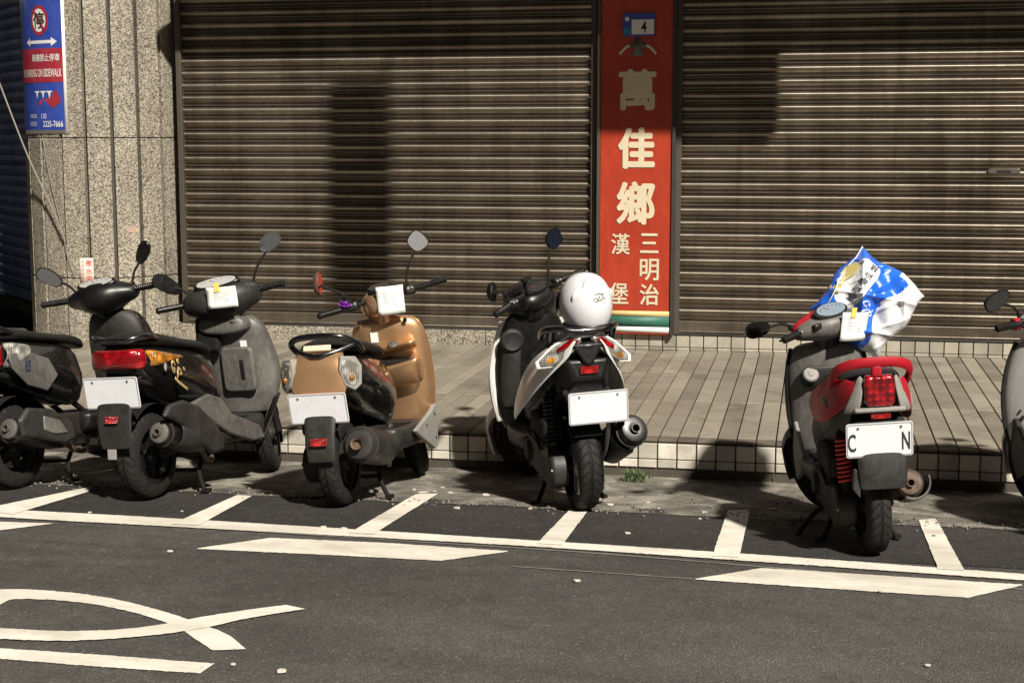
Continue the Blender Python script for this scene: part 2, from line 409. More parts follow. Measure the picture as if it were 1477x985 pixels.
# ---- pavement with its tiles
def shared(name, g, mat, bev=0.):
    me = bpy.data.meshes.new(name); me.from_pydata([tuple(v) for v in g[0]], [], g[1]); me.update()
    if bev:
        bm = bmesh.new(); bm.from_mesh(me); bmesh.ops.bevel(bm, geom=list(bm.edges), offset=bev, segments=1, affect='EDGES'); bm.to_mesh(me); bm.free()
    me.materials.append(mat); return me
def place(me, name, loc, parent, rot=None):
    o = bpy.data.objects.new(name, me); COL.objects.link(o); o.parent = parent; o.location = loc
    if rot: o.rotation_euler = rot
    return o
TP = .11
side = struct(newobj('pavement', *box((-1.5, .032+(W+.4)/2, SZ/2-.056), (34, W+.4, SZ+.1)), M_grout))
rj = random.Random(5)
for k, (ya, yb) in enumerate(((.125, 1.32), (1.326, 2.52), (2.526, W-.012))):
    me = shared('paving_tile', box((0, 0, 0), (TP-.008, yb-ya-.006, .012)), M_pave, .002)
    for i in range(-76 if k else -60, 34):
        x = -1.5+i*TP+TP/2
        if x < -8.2+k*0 or x > 1.75: continue
        place(me, 'paving_tile', (x, (ya+yb)/2, SZ+.003+rj.uniform(-.0012, .0012)), side, (rj.uniform(-.0015, .0015), rj.uniform(-.004, .004), 0))
kerb = struct(newobj('kerb', *box((-1.5, .036, SZ/2-.06), (34, .05, SZ+.1)), M_grout))
me1 = shared('kerb_tile', box((0, 0, 0), (TP-.008, .014, .088)), M_ctile, .003)
me2 = shared('kerb_tile', box((0, 0, 0), (TP-.008, .014, .046)), M_ctile, .003)
me3 = shared('nosing_tile', box((0, 0, 0), (TP-.008, .116, .014)), M_nose, .003)
for i in range(-60, 34):
    x = -1.5+i*TP+TP/2
    if x < -6.5 or x > 1.9: continue
    j = lambda s: rj.uniform(-s, s)
    place(me1, 'kerb_tile', (x, .006+j(.001), .108), kerb, (j(.01), 0, j(.012)))
    place(me2, 'kerb_tile', (x, .006+j(.001), .036), kerb, (j(.01), 0, j(.012)))
    place(me3, 'nosing_tile', (x, .061, SZ+.002+j(.001)), kerb, (j(.008), j(.004), 0))

# ---- step under the right-hand shutter, plinth under the left one
step = label(newobj('doorstep', *box((2.1, W+.22, (SZ+RZ)/2-.01), (7.7, .4, RZ-SZ+.02-.004)), M_grout), 'low step faced with small beige tiles under the shutter right of the red signboard', 'step')
st1 = shared('step_tile', box((0, 0, 0), (TP-.008, .012, .092)), M_stile, .002); st2 = shared('step_tile', box((0, 0, 0), (TP-.008, .012, .022)), M_stile, .002)
for i in range(0, 32):
    x = -1.73+i*TP+TP/2
    if x > 1.75: break
    place(st1, 'step_tile', (x, W+.014, RZ-.051), step); place(st2, 'step_tile', (x, W+.014, SZ+.017), step)
plinth = label(newobj('granite_plinth', [], []), 'speckled granite plinth running under the left shutter to the round column', 'plinth')
for i in range(4):
    newobj('granite_slab', *box((-5.55+.97*i+.48, W+.2, (SZ+RZ)/2), (.966, .4, RZ-SZ)), M_granite, plinth, bev=.004)

# ---- roller shutters
SP = .1012
def slat_profile():
    pts = [(.014, 0.0), (.014, .008), (-.006, .010), (-.010, .014), (-.006, .019), (.014, .021), (.014, .034)]
    for k in range(11):
        a = k/10; pts.append((.010-.036*math.sin(math.pi*(.05+.86*a**1.25))**.75, .040+(SP-.040-.003)*a))
    pts += [(.014, SP)]
    return pts
def shutter(name, lab, x0, x1, nsl, mat, Mx, zb, railw=.045):
    root = empty(name, Mx); label(root, lab, 'shutter', None)
    pr = slat_profile(); V, F = [], []; L = x1-x0; nseg = 16
    for i in range(nseg+1):
        for y, z in pr: V.append((L*i/nseg, y, z))
    n = len(pr)
    for i in range(nseg):
        for k in range(n-1): F.append([i*n+k, (i+1)*n+k, (i+1)*n+k+1, i*n+k+1])
    me = bpy.data.meshes.new('slat'); me.from_pydata(V, [], F); me.update(); me.materials.append(mat)
    me.polygons.foreach_set('use_smooth', [True]*len(me.polygons)); me.set_sharp_from_angle(angle=R(50))
    rs = random.Random(hash(name) % 97 if False else len(name))
    for k in range(nsl):
        o = place(me, 'slat', (x0, rs.uniform(-.003, .003), zb+.115+k*SP+rs.uniform(-.001, .001)), root, (rs.uniform(-.07, .07), 0, rs.uniform(-.0008, .0008)))
    newobj('bottom_bar', *join(box(((x0+x1)/2, -.004, zb+.064), (L, .045, .095)), box(((x0+x1)/2, -.03, zb+.024), (L, .022, .02))), mat, root, bev=.006)
    newobj('sill', *box(((x0+x1)/2, -.02, zb+.006), (L+.05, .10, .014)), M_black, root, bev=.003)
    for x in (x0-railw/2+.006, x1+railw/2-.006):
        newobj('guide_rail', *box((x, -.022, zb+1.55), (railw, .075, 3.1)), M_rail, root, bev=.005)
    newobj('backing', *box(((x0+x1)/2, .06, zb+1.55), (L, .02, 3.1)), M_dark, root)
    return root
T = Matrix.Translation
sh1 = shutter('roller_shutter', 'wide grey steel roller shutter between the granite column and the red signboard', -5.27, -1.77, 28, M_steel, T((0, W+.07, 0)), RZ+.001)
sh2 = shutter('roller_shutter', 'wide grey steel roller shutter right of the red signboard, above the tiled step', -1.055, 2.6, 28, M_steel, T((0, W+.07, 0)), RZ+.001)
lk = at(1448, 247, W+.045)
l0 = newobj('lock_plate', *prism(rrect(.24, .036, .016), W-.0+.042-W-.07-.02, W+.05-W-.07, 'xz'), plain('lock_metal', (.22, .2, .17), .35, .8), sh2, Mx=T((lk.x, 0, lk.z)), bev=.002)
newobj('lock_slot', *box((0, -.052, 0), (.10, .006, .012)), M_dark, l0)
# the shutter round the corner
ca = Vector((-6.62, W+.52, 0)); dr = Vector((-.70, .72, 0)).normalized()
Mx = frame2(ca, -dr, dr.cross(Vector((0, 0, -1)))); Mx = Matrix.Translation(ca) @ Matrix.Rotation(math.atan2(-dr.y, -dr.x), 4, 'Z')
sh3 = shutter('roller_shutter', 'roller shutter with blue light painted into its colour on the side wall left of the granite column', -3.2, -.02, 28, M_steel_bluelight, Mx, RZ+.0)
newobj('granite_slab', *box((-1.6, .18, (SZ+RZ)/2), (3.2, .4, RZ-SZ-.004)), M_granite, label(empty('granite_plinth', Mx), 'short granite plinth under the side shutter left of the granite column', 'plinth'), bev=.004)

# ---- round column clad in granite strips
CX, CY, CR = -6.07, W+.30, .695
colm = label(empty('granite_column', T((CX, CY, SZ))), 'round column clad in speckled granite strips between the two left shutters', 'column')
newobj('core', *lathe([(CR-.042, 0), (CR-.042, 4.)], 40, 'z'), M_grout, colm)
NS = 20; A0 = math.atan2(-CD-CY, -CX)           # strips centred on the street
rows = [(0.0, at(150, 402, CY-CR).z-SZ), (0, at(150, 199, CY-CR).z-SZ), (0, 3.0), (0, 4.0)]
zc = [0.]+[r[1] for r in rows]
for r in range(4):
    z0, z1 = zc[r]+.004, zc[r+1]-.004; ha = math.pi/NS
    wv = CR*math.tan(ha)-.016
    me = shared('granite_strip', prism([(-wv, 0), (wv, 0), (wv*.97, .05), (-wv*.97, .05)], z0, z1, 'xy'), M_granite, .0025)
    for k in range(NS):
        a = A0+R(2.)+2*ha*(k+.5-NS/2)
        if math.cos(a-A0) < -.35: continue
        o = place(me, 'granite_strip', (CR*math.cos(a), CR*math.sin(a), 0), colm, (0, 0, a+math.pi/2))
def oncol(a, z, lift=.004): return Vector((CX+(CR+lift)*math.cos(a), CY+(CR+lift)*math.sin(a), z))
def colang(px, py):
    """angle on the column seen at a pixel"""
    d = ray(px, py); o = CAM-Vector((CX, CY, 0)); A = d.x**2+d.y**2; B = 2*(o.x*d.x+o.y*d.y); C_ = o.x**2+o.y**2-(CR+.006)**2
    disc = max(B*B-4*A*C_, 0); t = (-B-math.sqrt(disc))/(2*A); p = CAM+d*t
    return math.atan2(p.y-CY, p.x-CX), p.z
def wrap(g, a0, z0, lift):
    """flat text/poly (u right, v up, metres) on the column at angle a0"""
    return [oncol(a0+u/CR, z0+v, lift) for u, v in g[0]], g[1]
def gridrect(w_, h_, n=14): 
    V = [(-w_/2+w_*i/n, s*h_/2) for s in (-1, 1) for i in range(n+1)]
    return V, [[i, i+1, n+2+i, n+1+i] for i in range(n)]
# ---- the blue notice wrapped round the column
M_sblue = plain('sign_blue', (.012, .045, .32), .35, coat=.3, dust=.15, dustcol=(.2, .2, .25)); M_swhite = plain('sign_white', (.70, .69, .66), .4, coat=.2, dust=.15)
M_sred = plain('sign_red', (.30, .012, .03), .4, coat=.2, dust=.1)
aR, zB = colang(99, 193); _, zT = colang(99, -12); ang_w = .60
aC = aR-ang_w/CR/2
zM, hS = (zB+zT)/2, zT-zB
def curved(name, g, lift, mat, parent, th=0.):
    V, F = wrap(g, 0, 0, lift); V = [v-Vector((CX, CY, SZ)) for v in V]
    return newobj(name, V, F, mat, parent, solid=th)
def shift(g, u, v): return [(p[0]+u, p[1]+v) for p in g[0]], g[1]
def dens(poly): return poly, [list(range(len(poly)))]
ns = label(empty('parking_notice', T((CX, CY, SZ))), 'blue and red no-parking notice with white writing wrapped round the granite column', 'sign')
U0 = aC*CR
def SG(px, py):       # where a pixel of the notice lies: (u,v)
    a, z = colang(px, py); return a*CR, z
curved('board', shift(gridrect(ang_w, hS), U0, zM), .008, M_swhite, ns, .004)
curved('blue_field', shift(gridrect(ang_w-.05, hS-.06), U0, zM), .0125, M_sblue, ns)
ur = U0+ang_w/2
rt, rb = SG(75, 70)[1], SG(75, 119)[1]
curved('red_band', shift(gridrect(ang_w-.05, rt-rb), U0, (rt+rb)/2), .0145, M_sred, ns)
cu, cv = SG(57, 30)
def disc(rx, ry, n=28): 
    return [(0, 0)]+[(rx*math.cos(2*math.pi*k/n), ry*math.sin(2*math.pi*k/n)) for k in range(n)], [[0, 1+k, 1+(k+1) % n] for k in range(n)]
curved('ring', shift(disc(.105, .125), cu, cv), .0145, M_sred, ns); curved('disc', shift(disc(.078, .095), cu, cv), .0165, M_swhite, ns)
curved('letter', shift(text_geo('停', .14, .002), cu, cv), .0185, M_dark, ns)
sx = [(-.07, .075), (-.05, .09), (.07, -.075), (.05, -.09)]; curved('slash', shift(dens(sx), cu, cv), .020, M_sred, ns)
av = SG(60, 61)[1]
aw = .19; arrow = ([(-aw, 0), (-aw+.06, .036), (-aw+.06, .013), (-aw/2, .013), (0, .013), (aw/2, .013), (aw-.06, .013), (aw-.06, .036), (aw, 0), (aw-.06, -.036), (aw-.06, -.013), (aw/2, -.013), (0, -.013), (-aw/2, -.013), (-aw+.06, -.013), (-aw+.06, -.036)], [[0, 1, 2, 14, 15], [2, 3, 13, 14], [3, 4, 12, 13], [4, 5, 11, 12], [5, 6, 10, 11], [6, 7, 8, 9, 10]])
curved('arrow', shift(arrow, ur-.05-aw-.02, av), .0145, M_swhite, ns)
def stext(s, px0, px1, py, h, bold=.0): 
    u1, v = SG(px1, py); curved('lettering', shift(text_geo(s, .1, bold, (abs(px1-px0)*.0058, h)), u1-abs(px1-px0)*.0058/2, v), .0165, M_swhite, ns)
stext('騎樓禁止停車', 33, 87, 83, .062, .001)
u1, v1 = SG(90, 105)
curved('lettering', shift(text_geo('NO PARKING ON SIDEWALK', .05, .0006, (.50, .066)), u1-.25, v1), .0165, M_swhite, ns)
tv = SG(70, 143)
truck = [(-.11, -.05), (.02, -.05), (.03, -.075), (.06, -.075), (.07, -.05), (.11, -.045), (.12, 0), (.105, .03), (.085, .065), (.055, .07), (.045, .03), (.02, .02), (-.02, 0), (-.11, -.01)]
curved('tow_truck', shift(dens(truck), tv[0]+.01, tv[1]), .0145, M_sred, ns)
for dx in (-.125, -.05, .02):
    curved('hook', shift(dens([(-.03, .03), (.03, .03), (.03, .018), (.014, .018), (.0, -.035), (-.014, .018), (-.03, .018)]), tv[0]+dx, tv[1]+.035), .0165, M_swhite, ns)
stext('110', 58, 68, 168, .045, .0008); stext('2225-7666', 56, 92, 179, .05, .001)
for py, h_ in ((179, .036), (168, .032)):          # worn, unreadable characters
    u1, v1 = SG(55, py)
    for i in range(4):
        for dv in (-.36, 0, .36): curved('worn_stroke', shift(gridrect(.019, .005, 1), u1-.014-.027*i, v1+dv*h_), .0165, M_swhite, ns)
# small bill pasted on the column
au, avz = SG(125, 393)
bill = label(empty('pasted_bill', T((CX, CY, SZ))), 'small cream paper bill with red characters pasted on the granite column', 'notice')
curved('paper', shift(gridrect(.115, .24, 4), au, avz), .006, plain('bill_paper', (.72, .66, .55), .7, dust=.2), bill, .0012)
mr = plain('bill_red', (.55, .05, .03), .6)
for i, ch in enumerate('撒水深'): curved('lettering', shift(text_geo(ch, .06, .0006), au+.022, avz+.078-.068*i), .0085, mr, bill)
for i in range(6): [curved('worn_stroke', shift(gridrect(.022-.006*(d == 0), .003, 1), au-.03, avz+.09-.034*i+d*.008), .0085, mr, bill) for d in (-1, 0, 1)]
gu, gv = SG(191, 331)
sp = label(empty('paint_smudge', T((CX, CY, SZ))), 'faint pink and yellow paint smudge on the granite column', 'smudge')
curved('pink_patch', shift(disc(.055, .03, 12), gu, gv), .0035, plain('smudge_pink', (.42, .24, .20), .7, dust=1., dustcol=(.30, .27, .22), scale=60), sp)
curved('yellow_patch', shift(disc(.018, .02, 9), gu+.045, gv-.01), .0045, plain('smudge_yellow', (.5, .4, .14), .7, dust=.6), sp)
# loose wires by the column
M_wire = plain('wire', (.20, .18, .15), .6, dust=.3)
pw = [at(-12, 90, W-.3), at(3, 130, W-.32), at(40, 225, W-.38), at(75, 300, W-.43), at(93, 345, W-.44)]
label(newobj('cable', *tube(pw, .007, 6), M_wire), 'grey cable hanging slantwise past the left edge of the granite column', 'cable')
pts = [oncol(*colang(px, py), .012) for px, py in ((62, 198), (72, 255), (85, 310), (98, 370), (108, 400))]
label(newobj('cable', *tube(pts, .004, 6), M_wire), 'thin dark wire clinging to the granite column below the blue notice', 'cable')

# ---- the red signboard
zt = 3.3; bx0, bx1 = -1.690, -1.118
M_bred = None
def boardmat():
    m, t, b = nodes('board_red'); v = objvec(t, (1, 1, 1), True); n = noise(t, 3, 6, .7, objvec(t, (3, 1, 1), True), .3); n2 = noise(t, 60, 4, .8, v)
    c = ramp(t, n, [(.3, (.28, .028, .014)), (.7, (.40, .047, .019))])
    c = mixc(t, ramp(t, n2, [(.70, (0,)*3), (.76, (.8,)*3)]), c, (.12, .02, .012))
    t.links.new(c, b.inputs['Base Color']); b.inputs['Roughness'].default_value = .34; bump(t, b, n2, .05, .002); return m
M_bred = boardmat(); M_cream = plain('sign_cream', (.60, .52, .37), .5, dust=.35, dustcol=(.38, .31, .2)); M_yel = plain('sign_yellow', (.68, .52, .20), .5, dust=.3); M_grn = plain('sign_green', (.012, .11, .075), .4, dust=.15)
yb = W-.045
sb = label(empty('signboard', T(((bx0+bx1)/2, yb, RZ))), 'tall red signboard with cream Chinese characters between the two steel shutters', 'sign')
LX = lambda p: p-Vector(((bx0+bx1)/2, yb, RZ))
hb = zt-.30; newobj('panel', *box((0, .03, hb/2+.004), (bx1-bx0, .05, hb)), M_bred, sb, bev=.003)
for s in (-1, 1): newobj('frame', *box((s*((bx1-bx0)/2+.014), .03, hb/2), (.027, .085, hb)), M_black if s > 0 else M_rail, sb, bev=.003)
def onb(name, g, lift, mat): 
    V = [Vector((p[0], -lift, p[1])) for p in g[0]]; return newobj(name, V, g[1], mat, sb, solid=.0022, soff=0)
def bp(px, py): q = LX(at(px, py, yb)); return q.x, q.z
def btext(s, px, py, wpx, hpx, bold):
    c = bp(px, py); a = bp(px-wpx/2, py+hpx/2); b = bp(px+wpx/2, py-hpx/2)
    g = text_geo(s, .2, 0, (b[0]-a[0]-2*bold, b[1]-a[1]-2*bold)); V, F = [], []
    for q in range(9):
        an = q*math.pi/4; du, dv = (0, 0) if q == 8 else (bold*math.cos(an), bold*math.sin(an)); n = len(V)
        V += [Vector((u+c[0]+du, -.0006-.00012*q, v+c[1]+dv)) for u, v in g[0]]; F += [[i+n for i in f] for f in g[1]]
    newobj('character', V, F, M_cream, sb)
M_l = .004
for s, px, py, wp, hp, bo in (('萬', 919.5, 130, 55, 60, .0115), ('佳', 918, 214, 54, 60, .0120), ('鄉', 917, 293, 56, 62, .0105), ('漢', 895, 352, 27, 30, .0022), ('堡', 893, 423, 27, 30, .0022), ('三', 936.5, 351, 27, 28, .0030), ('明', 936.5, 389, 28, 31, .0030), ('治', 936.5, 425, 28, 30, .0030)):
    btext(s, px, py, wp, hp, bo)
for y0, y1, mt in ((448.5, 456, M_yel), (456.3, 471, M_grn), (471.3, 479, M_swhite)):
    z1, z0 = bp(915, y0)[1], bp(915, y1)[1]
    onb('stripe', shift(gridrect(bx1-bx0-.004, z1-z0, 2), 0, (z0+z1)/2), .0002, mt)
c = bp(920, 70); mg = plain('emblem_grey', (.10, .105, .09), .5, dust=.3)
em = [(-.012, -.05), (.04*0+.05, -.06), (.03, -.01), (.022, .0), (.06, .005), (.07, .03), (.05, .045), (.025, .04), (.03, .075), (0, .09), (-.03, .075), (-.025, .04), (-.05, .045), (-.07, .03), (-.06, .005), (-.022, 0), (-.03, -.01), (-.05, -.06)]
onb('emblem', shift(dens(em[1:]), c[0], c[1]), .0012, mg)
def ribbon2(pts, w_):
    P = smoothpath([(a, b, 0) for a, b in pts], 5); V, F = [], []
    for i, p in enumerate(P):
        t = (P[min(i+1, len(P)-1)]-P[max(i-1, 0)]).normalized(); n = Vector((-t.y, t.x, 0))*w_/2
        V += [tuple((p+n)[:2]), tuple((p-n)[:2])]
        if i: F.append([2*i-2, 2*i-1, 2*i+1, 2*i])
    return V, F
for s in (-1, 1): onb('emblem_arc', shift(ribbon2([(s*.05, .03), (s*.10, .005), (s*.145, -.045)], .02), c[0], c[1]), .0003, M_cream)
# house number plate on it
q0, q1 = at(898, 53, yb-.01), at(945, 19, yb-.01)
hp = label(empty('house_number_plate', T((q0+q1)/2)), 'small blue house number plate reading 4 fixed high on the red signboard', 'number plate')
w_, h_ = q1.x-q0.x, q1.z-q0.z
newobj('plate', *prism(rrect(w_, h_, .012), 0, .006, 'xz'), M_sblue, hp, bev=.001)
newobj('white_field', *prism([(-w_*.22, -h_*.42), (w_*.47, -h_*.42), (w_*.47, h_*.22), (-w_*.22, h_*.22)], -.002, .001, 'xz'), M_swhite, hp)
g = text_geo('4', .12, .002, (w_*.16, h_*.5)); newobj('numeral', [Vector((u+w_*.16, -.0035, v-h_*.1)) for u, v in g[0]], g[1], M_dark, hp)
newobj('stripe', *prism([(-w_*.47, -h_*.42), (-w_*.25, -h_*.42), (-w_*.25, -h_*.2), (-w_*.47, -h_*.1)], -.002, .001, 'xz'), plain('teal', (.02, .2, .3), .4), hp)
newobj('crest', *lathe([(0, 0), (.018, 0)], 12, 'y', (-w_*.36, -.002, h_*.25)), M_swhite, hp)

# ---- the front above the shutters: wall, canopy sized for its shade, unseen signs added to cast shadows
M_wallp = plain('facade_render', (.30, .28, .25), .8, dust=.4)
bld = label(empty('shop_building', T((-2, W+.2, 3.3))), 'shop building front with a shallow canopy above the roller shutters', 'building')
newobj('wall', *box((1., .35, 2.6), (16, .5, 5.6)), M_wallp, bld)
cz = 3.12
newobj('canopy', *box((1.0, -.30, cz-3.3+.06), (8.3, .72, .12)), M_wallp, bld, bev=.01)
newobj('lintel', *box((1.0, .14, cz-3.3+.25), (9, .2, .3)), M_wallp, bld)
def hang(lab, x0, x1, p, z0, z1):  # box hung above the view, added for the shadow it throws below
    r = label(empty('shadow_sign', T(((x0+x1)/2, W-p, z0))), lab, 'sign')
    newobj('sign_box', *box((0, 0, (z1-z0)/2), (x1-x0, .14, z1-z0)), M_swhite, r, bev=.01)
    newobj('bracket', *tube([(0, .05, z1-z0-.2), (0, p+.1, z1-z0-.2)], .02, 8, 1), M_black, r)
hang('unseen white sign box added above the red signboard to shade the front, out on a bracket', -1.02, .40, .96, 3.02, 4.3)
hang('unseen narrow white sign added to cast a shadow band on the shutter left of the red signboard', -2.36, -1.88, 2.15, 3.04, 4.8)

# ---- weeds, litter
M_weed = plain('weed_leaf', (.045, .10, .02), .6, dust=.4, dustcol=(.10, .14, .04))
def weed(px, py, n, hgt, lab):
    g = gnd(px, py); r = label(empty('weed', T((g.x, g.y, gz(g.y)+.008))), lab, 'plant'); V, F = [], []; rr = random.Random(int(px))
    for i in range(n):
        a = rr.uniform(0, 6.28); l = hgt*rr.uniform(.5, 1.2); lean_ = rr.uniform(.3, 1.3); bx = Vector((rr.gauss(0, .035), rr.gauss(0, .014), 0)); d = Vector((math.cos(a), math.sin(a), 0)); s = Vector((-d.y, d.x, 0))*rr.uniform(.0025, .006)
        p0, p1, p2 = bx, bx+d*l*.35*lean_+Vector((0, 0, l*.6)), bx+d*l*lean_*.8+Vector((0, 0, l*.75))
        k = len(V); V += [p0-s*.3, p0+s*.3, p1-s, p1+s, p2]; F += [[k, k+1, k+3, k+2], [k+2, k+3, k+4]]
    newobj('leaf_tuft', V, F, M_weed, r, smooth=False)
weed(917, 697, 55, .085, 'green weed growing at the kerb foot behind the white scooter'); weed(1112, 694, 45, .04, 'low patch of green weed at the kerb foot left of the red scooter'); weed(1098, 692, 20, .03, 'tiny sprig of green weed at the kerb foot left of the red scooter')
M_chip = plain('chip', (.62, .58, .5), .7, dust=.4)
rr = random.Random(11); spots = [(406, 971), (497, 765), (650, 713), (688, 712), (700, 716), (638, 705), (610, 718), (627, 711), (597, 708), (466, 763), (833, 840), (1338, 962), (950, 735), (1016, 741), (880, 730), (935, 727), (337, 961), (245, 797), (130, 741), (262, 739), (1010, 750), (905, 771), (1115, 737), (765, 735), (790, 727), (660, 735), (1270, 855)]
for i, (px, py) in enumerate(spots):
    g = gnd(px, py); s = rr.uniform(.006, .016) if i not in (0, 1, 2, 3) else .014
    n = 6; ring = [(s*rr.uniform(.6, 1.2)*math.cos(6.28*k/n)*1.3, s*rr.uniform(.6, 1.2)*math.sin(6.28*k/n)) for k in range(n)]
    o = newobj('litter_chip', *prism(ring, 0, s*.5, 'xy'), M_chip); o.location = (g.x, g.y, gz(g.y)+.006); zone = 'on the open road lane' if g.y < -2.1 else 'in the dark parking bays' if g.y < -1.27 else 'in the concrete gutter'
    label(o, 'tiny pale chip of litter lying '+zone, 'litter', 'pale chips of litter '+zone)
# rubble along the gutter edge
V, F = [], []
for i in range(900):
    x = rr.uniform(-5, 1.8); y = -1.22+rr.gauss(0, .09) if i % 3 else rr.uniform(-1.2, -.03); s = rr.uniform(.002, .007); a = rr.uniform(0, 3)
    g = box((x, y, gz(y)+.009+s*.3), (s*2, s*1.4, s*1.2), Matrix.Rotation(a, 3, 'Z') @ Matrix.Rotation(rr.uniform(-.4, .4), 3, 'X'))
    k = len(V); V += g[0]; F += [[j+k for j in q] for q in g[1]]
o = newobj('gutter_grit', V, F, plain('grit', (.26, .24, .2), .9, dust=.8, dustcol=(.06, .055, .05), scale=6), smooth=False); o['kind'] = 'stuff'; label(o, 'fine grit and crumbs scattered along the gutter edge', 'grit')
# ================================================================== SCOOTERS
WB, RW = 1.22, .215
M_rubber = None
def tyremat():
    m, t, b = nodes('tyre_rubber')
    uv = N(t, 'ShaderNodeUVMap'); sp = N(t, 'ShaderNodeSeparateXYZ'); t.links.new(uv.outputs[0], sp.inputs[0])
    # chevron grooves: u along, v across (-1..1)
    av = mathn(t, 'ABSOLUTE', sp.outputs['Y'])
    ph = mathn(t, 'ADD', mathn(t, 'MULTIPLY', sp.outputs['X'], 30.), mathn(t, 'MULTIPLY', av, -1.5))
    fr = mathn(t, 'FRACT', ph); gr = ramp(t, fr, [(.0, (0,)*3), (.10, (0,)*3), (.16, (1,)*3), (.94, (1,)*3), (1., (0,)*3)])
    side = ramp(t, av, [(.60, (0,)*3), (.72, (1,)*3)]); mid = ramp(t, av, [(.05, (0,)*3), (.09, (1,)*3)])
    gr = mixc(t, side, gr, (1, 1, 1)); gr = mixc(t, 1., gr, mid, 'MULTIPLY')
    n = noise(t, 30, 5, .7, objvec(t, (1, 1, 1), True))
    c = ramp(t, n, [(.3, (.007, .0066, .0062)), (.7, (.021, .0195, .0175))])
    c = mixc(t, 1., c, ramp(t, gr, [(0, (.25,)*3), (1, (1,)*3)]), 'MULTIPLY')
    t.links.new(c, b.inputs['Base Color']); b.inputs['Roughness'].default_value = .7; b.inputs['Specular IOR Level'].default_value = .25; bump(t, b, gr, .9, .006); return m
M_rubber = tyremat()
M_gloss = plain('gloss_black', (.004, .004, .0045), .10, coat=1., dust=.02, dustcol=(.05, .045, .04))
M_blk = plain('black_plastic', (.0042, .004, .004), .26, dust=.12, dustcol=(.025, .0235, .021), spec=.5)
M_matt = plain('matt_black', (.005, .0048, .0046), .6, dust=.2, dustcol=(.025, .022, .02), spec=.25)
M_vinyl = plain('seat_vinyl', (.006, .0057, .0055), .38, dust=.15, dustcol=(.02, .019, .017), spec=.35, fine=.15)
M_grey = plain('grey_plastic', (.046, .0445, .042), .34, dust=.85, dustcol=(.165, .157, .142), scale=4.5)
M_dgrey = plain('dark_grey_plastic', (.010, .0098, .0095), .36, dust=.6, dustcol=(.048, .0455, .041), scale=6, spec=.4)
M_lgrey = plain('light_grey_plastic', (.19, .185, .175), .5, dust=.5, dustcol=(.30, .28, .25), scale=7)
M_chrome = plain('chrome', (.62, .60, .56), .14, 1., dust=.15)
M_alu = plain('cast_aluminium', (.23, .22, .20), .45, .7, dust=.6, dustcol=(.05, .045, .04))
M_engine = plain('engine_iron', (.020, .019, .018), .5, .4, dust=.6, dustcol=(.045, .037, .03), spec=.3)
M_rustmuf = plain('rusty_steel', (.16, .11, .08), .6, .4, dust=.8, dustcol=(.10, .05, .025), scale=20)
M_redp = plain('red_paint', (.36, .008, .018), .30, coat=0., dust=.06, dustcol=(.25, .06, .06), spec=.3)
M_whitep = plain('white_paint', (.72, .71, .69), .25, coat=.6, dust=.12, dustcol=(.45, .42, .38))
def copper():
    m, t, b = nodes('copper_paint'); n = noise(t, 5, 5, .6, objvec(t, (1, 1, 1), True))
    t.links.new(ramp(t, n, [(.3, (.66, .385, .195)), (.7, (.78, .48, .26))]), b.inputs['Base Color'])
    b.inputs['Metallic'].default_value = .82; b.inputs['Roughness'].default_value = .36; b.inputs['Coat Weight'].default_value = .7; b.inputs['Coat Roughness'].default_value = .1; return m
M_copper = copper(); M_silver = plain('silver_paint', (.46, .455, .44), .3, .35, coat=.5, dust=.4, dustcol=(.22, .21, .19), scale=5)
M_plate = plain('plate_white', (.66, .68, .72), .35, dust=.35, dustcol=(.42, .41, .39), scale=14); M_ink = plain('plate_ink', (.02, .025, .03), .5)
M_paper = plain('paper', (.80, .79, .76), .8); M_note = plain('note_ink', (.66, .66, .69), .8); M_tab = plain('sticky_tab', (.75, .62, .12), .7)
M_mirror = plain('mirror_glass', (.70, .72, .75), .05, 1.)
M_gold = plain('gold_print', (.62, .47, .20), .35, .5)
def lens(name, col, scale=120, rough=.12, low=.45, bs=.6):
    m, t, b = nodes(name); v = objvec(t, (1, 1, 1)); sp = N(t, 'ShaderNodeSeparateXYZ'); t.links.new(v, sp.inputs[0])
    a = mathn(t, 'ADD', sp.outputs['Y'], sp.outputs['Z']); c = mathn(t, 'SUBTRACT', sp.outputs['Y'], sp.outputs['Z'])
    h = mathn(t, 'MULTIPLY', mathn(t, 'SINE', mathn(t, 'MULTIPLY', a, scale)), mathn(t, 'SINE', mathn(t, 'MULTIPLY', c, scale)))
    cc = mixc(t, ramp(t, h, [(.0, (0,)*3), (.6, (1,)*3)]), tuple(x*low for x in col), col)
    vv = N(t, 'ShaderNodeTexVoronoi'); vv.inputs['Scale'].default_value = 22; t.links.new(v, vv.inputs['Vector'])
    cc = mixc(t, .8, cc, ramp(t, vv.outputs['Distance'], [(.1, (1.5,)*3), (.6, (.35,)*3)]), 'MULTIPLY')
    t.links.new(cc, b.inputs['Base Color']); b.inputs['Roughness'].default_value = rough; b.inputs['Coat Weight'].default_value = 1.; b.inputs['Coat Roughness'].default_value = .03
    bump(t, b, h, bs, .004); return m
M_lred = lens('lens_red', (.36, .005, .010), 260, .1, .7, .25); M_lamb = lens('lens_amber', (.62, .24, .03), 300, .1, .6, .3); M_lclr = lens('lens_clear', (.44, .42, .38), 260, .08, .55, .25)
M_lredq = lens('lens_red_quilted', (.46, .006, .012), 105)
M_refl = lens('reflector_red', (.62, .02, .02), 420)

